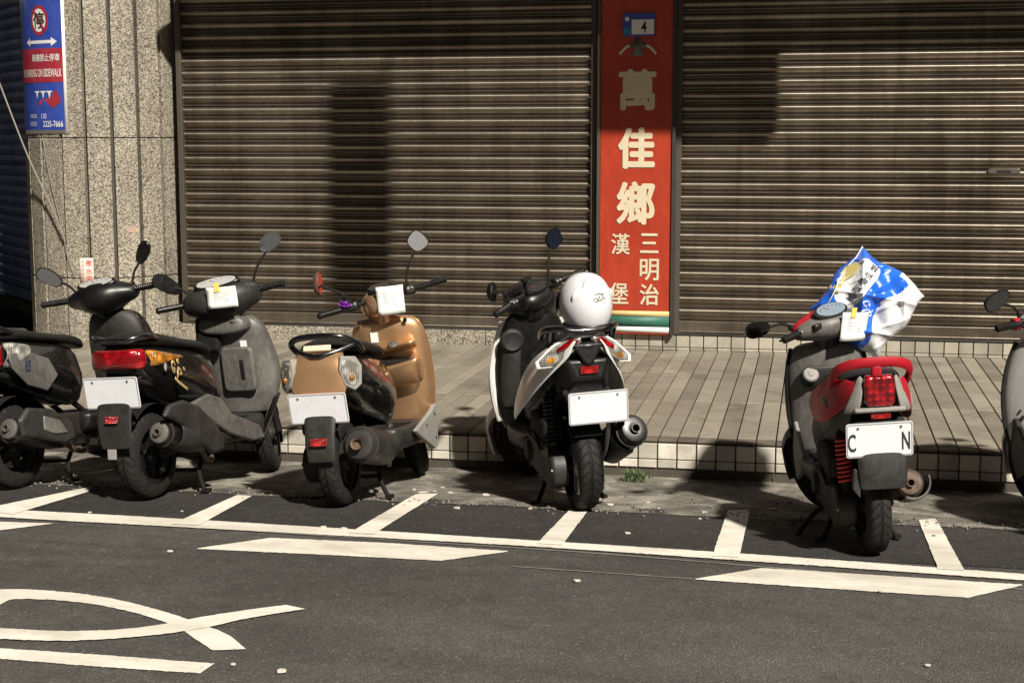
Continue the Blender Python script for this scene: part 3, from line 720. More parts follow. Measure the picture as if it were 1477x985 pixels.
class Bike: pass
def bike(name, lab, X, Y, th, lean, steer, sc=1., wb=WB):
    k = Bike(); k.wb = wb
    zr = gz(Y)+.008; yf = Y+wb*sc*math.sin(R(th)); zf = gz(min(yf, 0))+.008
    p = math.atan2(zf-zr, wb*sc)
    k.M = Matrix.Translation((X, Y, zr)) @ Matrix.Rotation(R(th), 4, 'Z') @ Matrix.Rotation(-p, 4, 'Y') @ Matrix.Rotation(-R(lean), 4, 'X') @ Matrix.Scale(sc, 4)
    k.root = empty(name, k.M); label(k.root, lab, 'scooter', 'scooters parked nose-in at the kerb')
    P = Vector((wb-.03, 0, RW)); ax = Vector((-math.sin(R(26)), 0, math.cos(R(26))))
    k.S = Matrix.Translation(P) @ Matrix.Rotation(R(steer), 4, ax) @ Matrix.Translation(-P)
    k.head = lambda z: P+ax*((z-P.z)/ax.z)
    bpy.context.view_layer.update()
    return k
def wheel(k, name, x, r=RW, w=.10, rim=None, Mx=None):
    rim = rim or M_engine
    hub = join(lathe([(0, -.05), (.035, -.05), (.05, -.03), (.05, .03), (.035, .05), (0, .05)], 20), lathe([(.030, -.06), (.030, .06)], 12))
    Mt = (Mx or Matrix.Identity(4)) @ Matrix.Translation((x, 0, r))
    o = newobj(name, *hub, rim, k.root, Mx=Mt)
    ri = r-.072
    g = lathe([(ri-.012, -w*.36), (ri+.004, -w*.38), (ri+.004, -w*.30), (ri-.018, -w*.2), (ri-.018, w*.2), (ri+.004, w*.30), (ri+.004, w*.38), (ri-.012, w*.36), (ri-.03, w*.1), (ri-.03, -w*.1)], 40, closed=True)
    for i in range(5):
        a = 2*math.pi*i/5; g = join(g, xf(prism([(.03, -.022), (ri-.02, -.014), (ri-.02, .014), (.03, .022)], -.016, .016, 'xz'), Matrix.Rotation(a, 4, 'Y')))
    newobj('rim', *g, rim, o)
    prof = []
    for i in range(17):
        v = -1+2*i/16; th = v*R(118); yy = w/2*math.sin(max(-1.35, min(1.35, th*.75)))*1.02; rr_ = r-.036*(abs(v)**2.3)-.036*max(0, abs(v)-.55)/.45
        prof.append((rr_, yy, v))
    n = 64; V, F, U = [], [], []; m = len(prof)
    for i in range(n+1):
        a = 2*math.pi*i/n
        for rr_, yy, v in prof: V.append((rr_*math.cos(a), yy, rr_*math.sin(a))); U.append((i/n, v))
    for i in range(n):
        for j in range(m-1): F.append([i*m+j, i*m+j+1, (i+1)*m+j+1, (i+1)*m+j])
    newobj('tyre', V, F, M_rubber, o, uvs=U)
    return o
def cage(k, name, stations, mat, sub=2, parent=None, Mx=None, bev=0.):
    return newobj(name, *loft([mir(s) for s in stations]), mat, parent or k.root, sub=sub, Mx=Mx)
def TS(x, zt, zb, wt, wm, zm, wb_, lean_=0.):
    return [(x+lean_, 0, zt), (x+lean_, wt*.6, zt), (x+lean_*.8, wt, zt-.006), (x, wm, zm+.012), (x, wm, zm-.012), (x-lean_*.3, wb_, zb+.006), (x-lean_*.3, wb_*.6, zb), (x-lean_*.3, 0, zb)]
def SS(x, zt, zb, w_): return [(x, 0, zt), (x, w_*.55, zt-.002), (x, w_*.93, zt-.022), (x, w_, (zt+zb)/2-.008), (x, w_*.96, zb), (x, w_*.5, zb), (x, 0, zb)]
def BND(x, w_, z0, z1, rake=0.): 
    zm = (z0+z1)/2
    return [(x+rake, 0, z1), (x+rake, w_*.8, z1), (x+rake*.8, w_*.98, z1-.004), (x, w_, zm), (x-rake*.8, w_*.98, z0+.004), (x-rake, w_*.8, z0), (x-rake, 0, z0)]
def sheetrows(k, name, rows, mat, th=.004, sub=2, parent=None, Mx=None):
    rows = [mirrow(r) for r in rows]
    return newobj(name, *loft(rows, False, False), mat, parent or k.root, sub=sub, solid=th, Mx=Mx)
def plate(k, c, w_=.29, h_=.15, pitch=20, roll=0, chars=(), parent=None):
    """number plate facing the rear, leaning back by pitch"""
    Mx = Matrix.Translation(c) @ Matrix.Rotation(R(roll), 4, 'X') @ Matrix.Rotation(R(pitch), 4, 'Y')
    o = newobj('number_plate', *prism(rrect(w_, h_, .012), -.002, .002, 'yz'), M_plate, k.root, Mx=Mx, bev=.0008)
    rim = [(a, b) for a, b in rrect(w_-.006, h_-.006, .011)]; r2 = rrect(w_-.014, h_-.014, .009); n = len(rim)
    newobj('border', [Vector((-.0032, a, b)) for a, b in rim+r2], [[i, (i+1) % n, n+(i+1) % n, n+i] for i in range(n)], M_lgrey, o)
    for s in (-1, 1): newobj('bolt', *lathe([(0, -.006), (.006, -.005), (.007, -.002)], 10, 'x', (0, s*w_*.32, h_*.36)), M_chrome, o)
    for ch, u in chars:
        g = text_geo(ch, .08, .001, (.034, .078)); newobj('character', [Vector((-.0045, -(a+u), b-.008)) for a, b in g[0]], g[1], M_ink, o)
    return o
def rear_fender(k, path, w0=.10, w1=.075, mat=None):
    rows = []
    n = len(path)
    for i, (x, z) in enumerate(path):
        w_ = w0+(w1-w0)*i/(n-1)
        rows.append([(x, 0, z), (x, w_*.5, z), (x+.003, w_*.9, z), (x+.02, w_, z+.0)])
    return sheetrows(k, 'rear_fender', rows, mat or M_dgrey, .005)
def reflector(k, c, w_=.075, h_=.032, pitch=15):
    Mx = Matrix.Translation(c) @ Matrix.Rotation(R(pitch), 4, 'Y')
    o = newobj('reflector', *prism(rrect(w_, h_, .004), -.008, .0, 'yz'), M_refl, k.root, Mx=Mx, bev=.002); return o
def engine(k, cvt=None, case=None):
    cvt = cvt or M_engine
    out = []
    for a in range(90, 271, 15): out.append((.005+.098*math.cos(R(a)), .215+.098*math.sin(R(a))))
    for a in range(-90, 91, 15): out.append((.40+.085*math.cos(R(a)), .265+.085*math.sin(R(a))))
    o = newobj('transmission_case', *prism(out, .075, .165, 'xz'), cvt, k.root, bev=.018, bseg=3)
    for x, z in ((.0, .30), (.0, .135), (.2, .335), (.2, .16), (.40, .34), (.40, .185), (-.08, .215)):
        newobj('bolt', *lathe([(0, .168), (.008, .167), (.008, .16)], 8, 'y', (x, 0, z)), M_alu, o)
    newobj('fan_boss', *lathe([(0, .185), (.05, .183), (.058, .172), (.062, .16)], 20, 'y', (.40, 0, .265)), M_engine, o)
    newobj('air_box', *xf(box((0, 0, 0), (.30, .11, .12)), Matrix.Translation((.12, .13, .415)) @ Matrix.Rotation(R(-6), 4, 'Y')), M_matt, k.root, bev=.028, bseg=3)
    eb = newobj('engine_block', *join(box((.36, -.02, .27), (.26, .17, .18)), box((.52, -.02, .27), (.10, .13, .12))), M_engine, k.root, bev=.012)
    for i in range(5): newobj('cooling_fin', *box((.47+.022*i, -.02, .27), (.006, .16, .15)), M_alu, eb)
    newobj('swing_link', *tube([(.0, -.085, .215), (.18, -.09, .24), (.34, -.085, .25)], .018, 8), M_engine, k.root)
    newobj('frame_tube', *join(tube([(-.22, .10, .60), (.15, .10, .52), (.42, .08, .40), (.55, .08, .30)], .016, 8), tube([(-.22, -.10, .60), (.15, -.10, .52), (.42, -.08, .40), (.55, -.08, .30)], .016, 8)), M_matt, k.root)
    newobj('rear_cable', *tube([(.55, .10, .33), (.38, .178, .37), (.16, .176, .33), (.02, .172, .31), (-.03, .12, .25)], .0045, 6), M_matt, k.root)
    newobj('breather_hose', *tube([(.30, .14, .36), (.24, .17, .42), (.12, .185, .36), (.08, .175, .30)], .009, 8), M_matt, k.root)
    newobj('inner_fender', *loft([[Vector((RW*1.22*math.cos(R(a)), y, RW+RW*1.22*math.sin(R(a)))) for y in (-.07, -.06, 0, .06, .07)] for a in range(20, 150, 12)], False, False), M_matt, k.root, solid=.004)
def exhaust(k, tip=(-.27, -.195, .345), start=(.16, -.17, .235), r=.062, body=None, shield=None, cap=None, big=1.):
    body = body or M_blk
    a, b = Vector(start), Vector(tip); L = (b-a).length; Mx = aim(a, b)
    pr = [(0.02, 0), (r*.75, .01), (r, .06), (r*1.05, L*.5), (r, L*.86), (r*.92, L*.97), (r*.80, L)]
    o = newobj('muffler', *lathe(pr, 28, 'x'), body, k.root, Mx=Mx)
    newobj('end_cap', *lathe([(r*.84, L*.985), (r*.80, L+.006), (r*.5, L+.012), (r*.30, L+.010), (r*.30, L+.03), (r*.24, L+.03), (r*.22, L-.02), (0, L-.02)], 24, 'x'), cap or M_alu, o)
    newobj('seam_ring', *lathe([(r*.95, L*.9), (r*1.07, L*.905), (r*1.07, L*.925), (r*.95, L*.93)], 28, 'x'), M_engine, o)
    newobj('header_pipe', *tube([(.50, -.04, .20), (.44, -.10, .15), (.30, -.15, .17), tuple(start)], .014, 8), M_rustmuf, k.root)
    newobj('muffler_bracket', *prism([(.05, .22), (.12, .28), (-.02, .33), (-.06, .24)], -.125, -.115, 'xz'), M_engine, k.root, bev=.003)
    if shield:
        g = lathe([(r*1.10, L*.22), (r*1.22, L*.26), (r*1.22, L*.80), (r*1.10, L*.84)], 16, 'x', a0=R(130), a1=R(275))
        newobj('heat_shield', *g, shield, o, solid=.004)
    return o
def spring_shock(k, a=(-.03, .115, .25), b=(.05, .125, .57), spring=None, r=.028, turns=10):
    a, b = Vector(a), Vector(b); Mx = aim(a, b); L = (b-a).length
    o = newobj('shock_absorber', *join(lathe([(.0, 0), (.013, 0), (.013, L), (0, L)], 12, 'x'), lathe([(0, 0), (.020, 0), (.020, L*.22), (.026, L*.24), (.026, L*.27), (0, L*.27)], 14, 'x'), lathe([(0, L*.90), (.026, L*.90), (.026, L*.94), (.015, L), (0, L)], 14, 'x')), M_matt, k.root, Mx=Mx)
    pts = []
    for i in range(turns*10+1):
        t = i/(turns*10); an = 2*math.pi*turns*t; pts.append((L*(.27+.63*t), r*math.cos(an), r*math.sin(an)))
    newobj('spring', *tube(pts, .0062, 6, 1), spring or M_blk, o)
def side_stand(k):
    newobj('side_stand', *join(tube([(.42, .09, .19), (.40, .20, .10), (.37, .285, .006)], .012, 8), box((.37, .295, .006), (.06, .05, .012)), tube([(.40, .20, .10), (.33, .215, .09)], .006, 6, 1)), M_matt, k.root)
def centre_stand(k, down=True, x=.24):
    z = .012 if down else .10
    g = join(tube([(.36, .10, .19), (x+.04, .12, .10), (x, .17, z)], .012, 8), tube([(.36, -.10, .19), (x+.04, -.12, .10), (x, -.17, z)], .012, 8), tube([(x+.05, .118, .11), (x+.05, -.118, .11)], .010, 8, 1), tube([(x, .17, z), (x-.07, .21, z+.01)], .010, 8, 1), box((x+.01, -.175, z-.004), (.06, .03, .016)), box((x+.01, .175, z-.004), (.06, .03, .016)))
    newobj('centre_stand', *g, M_matt, k.root)
def front_end(k, fmat=None, rim=None, fw=.125, w_=.09):
    wheel(k, 'front_wheel', k.wb, RW, w_, rim, k.S)
    x = k.wb
    fk = []
    for s in (-1, 1): fk.append(tube([(x, s*.078, RW), (x-.03, s*.078, RW+.10), tuple(k.head(.56)+Vector((0.03, s*.06, 0)))], .021, 10, 3))
    fk.append(tube([tuple(k.head(.5)+Vector((.03, -.06, 0))), tuple(k.head(.56)+Vector((.0, 0, 0))), tuple(k.head(.5)+Vector((.03, .06, 0)))], .022, 8))
    fk.append(tube([tuple(k.head(.54)), tuple(k.head(.92))], .024, 10, 1)); fk.append(tube([(x, -.095, RW), (x, .095, RW)], .012, 8, 1))
    newobj('front_fork', *join(*fk), M_matt, k.root, Mx=k.S)
    rows = []
    for a in range(-18, 150, 12):
        rr_ = RW+.035; ww = fw/2*(1.05 if 20 < a < 120 else .85); c = Vector((x, 0, RW))
        rows.append([c+Vector((rr_*math.cos(R(a))*q, y, rr_*math.sin(R(a))*q)) for y, q in ((-ww*1.1, .78), (-ww, .93), (-ww*.6, 1.02), (0, 1.04), (ww*.6, 1.02), (ww, .93), (ww*1.1, .78))])
    newobj('front_fender', *loft(rows, False, False), fmat or M_blk, k.root, sub=1, solid=.005, Mx=k.S)
def shield(k, lv, inner, outer, tin=.006, knee=True):
    """lv: (z, xc, xe, ye, nose)  legs side and street side of the front apron"""
    ri = [[(xc, 0, z), (xc+.004, ye*.35, z), (xc+(xe-xc)*.45, ye*.72, z), (xe, ye*.97, z), (xe+.028, ye*1.03, z)] for z, xc, xe, ye, no in lv]
    si = sheetrows(k, 'leg_shield', ri, inner, tin)
    rows = []
    for z, xc, xe, ye, no in lv:
        e = xe+.022; half = [(no, 0, z), (no-.02, ye*.30, z), (e+(no-e)*.62, ye*.72, z), (e+(no-e)*.25, ye*.98, z), (e, ye*1.04, z-.0)]
        rows.append(half)
    so = sheetrows(k, 'front_cover', rows, outer, tin)
    return si, so
def floorboard(k, mat, under=None, z=.355, w_=.175, x0=.40, x1=.93, skirt=.12):
    st = [[(x, 0, z+dz), (x, w_*f*.9, z+dz), (x, w_*f, z+dz-.012), (x, w_*f*.98, z-skirt*.6), (x, w_*f*.82, z-skirt), (x, 0, z-skirt)] for x, f, dz in ((x0, .92, .01), (x0+.06, 1, 0), ((x0+x1)/2, 1.02, 0), (x1-.08, 1., .0), (x1, .95, .035))]
    o = cage(k, 'floorboard', st, mat, 2)
    for s in (-1, 1):
        for i in range(3): newobj('tread_rib', *box(((x0+x1)/2-.03, s*(.05+.035*i), z+.004), (x1-x0-.22, .012, .008)), M_matt, o, bev=.003)
def mirror(k, side, base, tip, size=(.068, .044), yaw=0., roll=0., tilt=-14., mat=None, shape=2.4, glass=None, stem=None):
    """side +1 left. base/tip in handlebar space; the glass looks back to the rider"""
    b, t = Vector(base), Vector(tip)
    st = newobj('mirror_stem', *tube([b, b.lerp(t, .35)+Vector((.0, side*-.004, .02)), b.lerp(t, .8)+Vector((.012, 0, .0)), t+Vector((.012, 0, 0))], lambda s: .0075-.0015*s, 8), stem or M_matt, k.root, Mx=k.S)
    newobj('stem_boot', *tube([b-Vector((0, 0, .012)), b+(t-b)*.12], .012, 8, 1), M_matt, st)
    Mx = k.S @ Matrix.Translation(t) @ Matrix.Rotation(R(yaw), 4, 'Z') @ Matrix.Rotation(R(tilt), 4, 'Y') @ Matrix.Rotation(R(roll), 4, 'X')
    n = 28; ring = []
    for i in range(n):
        a = 2*math.pi*i/n; c, s_ = math.cos(a), math.sin(a)
        q = (abs(c)**shape+abs(s_)**shape)**(-1/shape); ring.append((size[0]*c*q*(1+.10*s_*0), size[1]*s_*q*(1+.14*c*side)))
    V = []; prof = [(-.004, .985), (-.007, 1.0), (-.002, 1.03), (.010, .98), (.022, .78), (.029, .45)]
    rings = [[Vector((x, a*f, b_*f)) for a, b_ in ring] for x, f in prof]
    hd = newobj('mirror_head', *loft(rings), mat or M_blk, k.root, Mx=Mx)
    newobj('mirror_glass', [Vector((-.0078, a*.93, b_*.93)) for a, b_ in ring], [list(range(n))], glass or M_mirror, hd)
    return hd
def grips(k, xh, zh, half=.34, sweep=.07, drop=.0, metal=False, lever=True, levcol=None, inner=.17):
    for s in (-1, 1):
        a, b = (xh, s*inner*.9, zh), (xh-sweep, s*half, zh-drop)
        A, B = Vector(a), Vector(b)
        o = newobj('handlebar_grip', *tube([A.lerp(B, .22), A.lerp(B, .3), B-(B-A)*.02], .0165, 14, 1), M_blk, k.root, Mx=k.S)
        fl = []
        for q in range(9): p = A.lerp(B, .34+.07*q); fl.append(xf(lathe([(.0165, -.004), (.0185, -.002), (.0185, .002), (.0165, .004)], 14, 'x'), aim(p, B)))
        newobj('grip_rib', *join(*fl), M_blk, o)
        newobj('bar_end', *xf(lathe([(0, -.004), (.019, -.002), (.019, .006), (.012, .014), (0, .014)], 14, 'x'), aim(B-(B-A)*.02, B+(B-A)*.2)), M_matt, o)
        newobj('bar', *tube([(xh+.005, 0, zh), A, A.lerp(B, .25)], .011, 8, 1), M_matt, o)
        newobj('switch_box', *xf(box((0, 0, 0), (.055, .06, .05)), Matrix.Translation(A.lerp(B, .12)) @ Matrix.Rotation(s*-.25, 4, 'Z')), M_blk, k.root, Mx=k.S, bev=.012, bseg=3)
        for q in range(2): newobj('switch_button', *box((A.lerp(B, .12)+Vector((-.029, s*(.012-.022*q), .008))), (.010, .014, .012)), M_lgrey, o, bev=.003)
        newobj('brake_cable', *tube([A+Vector((.045, s*.015, .0)), A+Vector((.10, -s*.03, .035)), A+Vector((.11, -s*.10, -.02)), k.head(.88)+Vector((.05, s*.03, 0))], .0042, 6), M_matt, k.root, Mx=k.S)
        if lever:
            l = newobj('brake_lever', *tube([A+Vector((.035, s*.02, .0)), A.lerp(B, .3)+Vector((.055, 0, -.004)), A.lerp(B, .7)+Vector((.05, 0, -.008)), B+Vector((.045, s*.0, -.006))], lambda t: .0065-.001*t, 8), levcol or M_matt, k.root, Mx=k.S)
def bar_cover(k, xh, zh, st, mat, parent=None):
    """st: (y, rx, rz, dx, dz) from the middle outward"""
    full = [(-y, a, b, c, d) for y, a, b, c, d in st[:0:-1]]+list(st)
    rings = []
    for y, rx, rz, dx, dz in full:
        rings.append([Vector((xh+dx+rx*math.cos(R(a))*(1.0 if abs(math.cos(R(a))) > .2 else 1), y, zh+dz+rz*math.sin(R(a)))) for a in range(0, 360, 36)])
    return newobj('handlebar_cover', *loft(rings), mat, k.root, sub=2, Mx=k.S)
def gauge(k, c, w_=.10, h_=.045, tilt=40, ring=None, face=None):
    """oval instrument; normal points back and up"""
    Mx = k.S @ Matrix.Translation(c) @ Matrix.Rotation(R(tilt), 4, 'Y')      # local -X = normal
    n = 28; ell = lambda f, x: [Vector((x, w_*f*math.cos(2*math.pi*i/n), h_*f*math.sin(2*math.pi*i/n))) for i in range(n)]
    o = newobj('instrument_panel', *loft([ell(1.12, .02), ell(1.12, -.006), ell(1.04, -.012), ell(.98, -.008)]), ring or M_blk, k.root, Mx=Mx)
    newobj('dial', ell(.95, -.0125), [list(range(n))], face or plain('dial_face', (.16, .18, .19), .1, coat=1.), o)
    newobj('needle', *box((-.0135, .02, .01), (.001, .03, .003), Matrix.Rotation(.6, 3, 'X')), M_refl, o)
    for i in range(7):
        a = math.pi*(.12+.76*i/6); newobj('tick', *box((-.0132, w_*.75*math.cos(a), h_*.72*math.sin(a)-.005), (.001, .004, .008)), M_ink, o)
def neck(k, z0, z1, r0, r1, mat):
    rings = []
    for i in range(5):
        z = z0+(z1-z0)*i/4; r = r0+(r1-r0)*i/4; c = k.head(z)
        rings.append([c+Vector((r*1.1*math.cos(R(a)), r*math.sin(R(a)), 0)) for a in range(0, 360, 30)])
    newobj('steering_cover', *loft(rings), mat, k.root, sub=1, Mx=k.S)
def paper(k, c, w_, h_, pitch, roll, yaw, lab, tab=True, steer=True, lines=5):
    Mx = k.M @ (k.S if steer else Matrix.Identity(4)) @ Matrix.Translation(c) @ Matrix.Rotation(R(yaw), 4, 'Z') @ Matrix.Rotation(R(pitch), 4, 'Y') @ Matrix.Rotation(R(roll), 4, 'X')
    r = label(empty('paper_notice', Mx), lab, 'notice', None)
    V, F = [], []
    for i in range(9):
        for j in range(7):
            u, v = i/8-.5, j/6-.5; V.append((-.010*math.cos(u*2.6)-.004*v*v*4+.004*u*v*4, u*w_, v*h_)); 
            if i and j: F.append([(i-1)*7+j-1, (i-1)*7+j, i*7+j, i*7+j-1])
    newobj('sheet', V, F, M_paper, r, solid=.0008)
    rr_ = random.Random(3)
    for q in range(lines):
        l = w_*rr_.uniform(.3, .62); zq = h_*(.26-.11*q); newobj('printed_line', [(-.0116, .26*w_-l, zq), (-.0116, .26*w_, zq), (-.0116, .26*w_, zq+.0028), (-.0116, .26*w_-l, zq+.0028)], [[0, 1, 2, 3]], M_note, r)
    if tab: newobj('tape', *box((-.014, w_*.12, h_*.5), (.0012, .028, .05)), M_tab, r)
    return r
def grab(k, pts, r, mat, closed=False): newobj('grab_rail', *tube(pts, r, 10, 5, closed), mat, k.root)
def lampshape(k, name, c, poly, depth, mat, yaw, tilt, parent=None, bev=.006):
    Mx = Matrix.Translation(c) @ Matrix.Rotation(R(yaw), 4, 'Z') @ Matrix.Rotation(R(tilt), 4, 'Y')
    return newobj(name, *prism(poly, -depth, depth, 'yz'), mat, parent or k.root, Mx=Mx, bev=bev, bseg=3)

TAILN = ('tail_body', 'seat', 'tail_light', 'turn_signal', 'grab_rail', 'rear_fender', 'number_plate', 'reflector', 'mud_flap', 'side_panel', 'gold_letter', 'round_sticker', 'grab_brace', 'grab_lamp', 'rear_panel', 'bezel', 'seat_lock', 'emblem', 'lamp_rim', 'tail_point', 'grab_post', 'tail_underside', 'lamp_surround', 'tail_lip', 'fender_brace', 'flank_mark', 'plate_arm', 'wheel_hugger')
def short_tail(k, f):
    """tuck the tail in behind the rear axle"""
    for o in list(k.root.children):
        if o.name.split('.')[0] not in TAILN: continue
        if o.location.length > 1e-4 or o.name.startswith('number_plate'):
            if o.location.x < 0: o.location.x *= f
            elif o.name.startswith('tail_point'):
                for v in o.data.vertices: v.co.x *= f
            continue
        for c in [o]+list(o.children):
            for v in c.data.vertices:
                if v.co.x < 0: v.co.x *= f

def seam(k, target, pts, r=.0022, mat=None, n=6):
    """dark panel gap lying on a panel"""
    tg = next(o for o in k.root.children if o.name.split('.')[0] == target)
    o = newobj('panel_gap', *tube(pts, r, 5, n), mat or M_matt, k.root)
    d = o.modifiers.new('wrap', 'SHRINKWRAP'); d.target = tg; d.wrap_method = 'NEAREST_SURFACEPOINT'; d.wrap_mode = 'ABOVE_SURFACE'; d.offset = .0012
    return o
def detail(k, shield_=True):
    if shield_:
        for s in (-1, 1): seam(k, 'leg_shield', [(.80, s*.085, .84), (.81, s*.095, .74), (.83, s*.10, .62), (.86, s*.085, .50)])
        seam(k, 'leg_shield', [(.80, -.14, .845), (.79, -.07, .85), (.79, 0, .85), (.79, .07, .85), (.80, .14, .845)])
        for s in (-1, 1):
            for y, z in ((.13, .80), (.155, .56)): newobj('screw', *lathe([(0, -.012), (.006, -.011), (.007, 0)], 8, 'x', (.862-.25*(z-.6)*.3, s*y, z)), M_matt, k.root)
    for s in (-1, 1):
        seam(k, 'tail_body', [(-.18, s*.2, .60), (.0, s*.22, .56), (.18, s*.22, .50), (.34, s*.22, .46), (.46, s*.2, .44)], .0022)
        seam(k, 'seat', [(-.24, s*.14, .785), (-.05, s*.17, .785), (.15, s*.17, .77), (.35, s*.15, .745), (.5, s*.10, .715)], .0028, M_vinyl)
LV = [(.30, .93, .97, .15, 1.02), (.40, .90, .95, .185, 1.07), (.50, .875, .93, .205, 1.20), (.62, .85, .91, .215, 1.22), (.75, .82, .88, .205, 1.17), (.85, .80, .86, .18, 1.10), (.90, .805, .85, .14, 1.03), (.912, .83, .86, .07, .97)]
def lvs(w_=1., dz=0., low=None): return [(z+dz*(z > .6), a, b, y*w_, n) for z, a, b, y, n in LV]

# ------------------------------------------------------------------ A: black and grey, leftmost
def scooter_a():
    k = bike('scooter', 'black scooter with grey side panel and clear tail lamp next to the gold-lettered black scooter', -4.03, -1.40, 77, 6, 14, 1.0)
    wheel(k, 'rear_wheel', 0); engine(k); front_end(k, M_gloss)
    exhaust(k, body=M_blk, tip=(-.22, -.19, .32), r=.062); spring_shock(k); centre_stand(k)
    newobj('muffler_guard', *prism([(-.22, .36), (-.16, .42), (.02, .40), (.16, .33), (.20, .24), (.10, .21), (-.06, .25), (-.20, .28)], -.27, -.235, 'xz'), M_dgrey, k.root, bev=.022, bseg=3)
    newobj('guard_inset', *prism([(-.06, .37), (.06, .34), (.12, .27), (.02, .27), (-.06, .30)], -.278, -.268, 'xz'), M_grey, k.root, bev=.008)
    shield(k, lvs(.95), M_dgrey, M_gloss); floorboard(k, M_blk); neck(k, .84, .97, .06, .095, M_blk)
    cage(k, 'tail_body', [TS(-.42, .74, .70, .04, .05, .72, .04), TS(-.37, .765, .65, .09, .125, .71, .08), TS(-.22, .775, .57, .11, .165, .69, .10), TS(0, .775, .49, .12, .18, .64, .12), TS(.25, .75, .42, .13, .185, .58, .14), TS(.48, .70, .37, .12, .16, .52, .13)], M_gloss)
    for s in (-1, 1):
        poly = [(-.30, .69), (-.10, .705), (.10, .66), (.17, .57), (.08, .49), (-.10, .53), (-.26, .62)]
        g = prism(poly, 0, .012, 'xz'); V = [Vector((p.x, (.165+.016*math.cos((p.x-.0)*3.4)+(p.y if True else 0))*s, p.z)) for p in g[0]]
        sp = newobj('side_panel', V, g[1], M_grey, k.root, bev=.006)
        if s < 0:
            e = text_geo('◎', .05, 0)
            newobj('emblem', *join(*[lathe([(r0, -.0), (r0+.006, -.002), (r0+.006, 0)], 16, 'y', (-.10+dx, -.1975, .63+dz)) for r0, dx, dz in ((.014, 0, 0), (.010, .02, .012), (.010, -.02, -.012), (.008, .018, -.014), (.008, -.018, .014))]), plain('badge_blue', (.05, .06, .10), .35, .3), sp)
    cage(k, 'seat', [SS(-.38, .80, .775, .07), SS(-.30, .825, .765, .115), SS(-.1, .835, .765, .145), SS(.10, .81, .75, .15), SS(.28, .79, .74, .14), SS(.44, .785, .715, .12), SS(.53, .755, .69, .085)], M_vinyl)
    cage(k, 'tail_light', [BND(-.45, .03, .67, .735), BND(-.42, .11, .64, .75), BND(-.36, .145, .625, .755), BND(-.27, .178, .62, .754)], M_lred)
    cage(k, 'turn_signal', [BND(-.275, .1765, .615, .755), BND(-.18, .195, .625, .75), BND(-.08, .202, .66, .742), BND(.0, .20, .70, .73)], M_lclr)
    grab(k, [(-.15, .13, .80), (-.34, .14, .83), (-.43, .07, .84), (-.43, -.07, .84), (-.34, -.14, .83), (-.15, -.13, .80)], .012, M_blk)
    rear_fender(k, [(-.30, .62), (-.40, .57), (-.45, .47), (-.46, .38), (-.45, .31)]); plate(k, (-.455, 0, .52), pitch=-12); reflector(k, (-.472, 0, .385))
    bar_cover(k, .80, .985, [(0, .13, .105, -.02, -.01), (.08, .125, .095, -.015, -.002), (.14, .085, .06, 0, .006), (.22, .038, .038, 0, 0)], M_blk)
    gauge(k, (.735, 0, 1.055), .105, .04, 52, face=plain('dial_pale', (.38, .38, .37), .1, coat=1.))
    grips(k, .80, .995, .345, .06, levcol=M_lgrey)
    mirror(k, 1, (.83, .165, 1.02), (.80, .31, 1.15), (.078, .042), 8, 38, -14)
    mirror(k, -1, (.83, -.165, 1.02), (.80, -.275, 1.19), (.080, .038), -25, -38, -14, glass=M_gloss)
    short_tail(k, .62)
    detail(k, False)
    return k
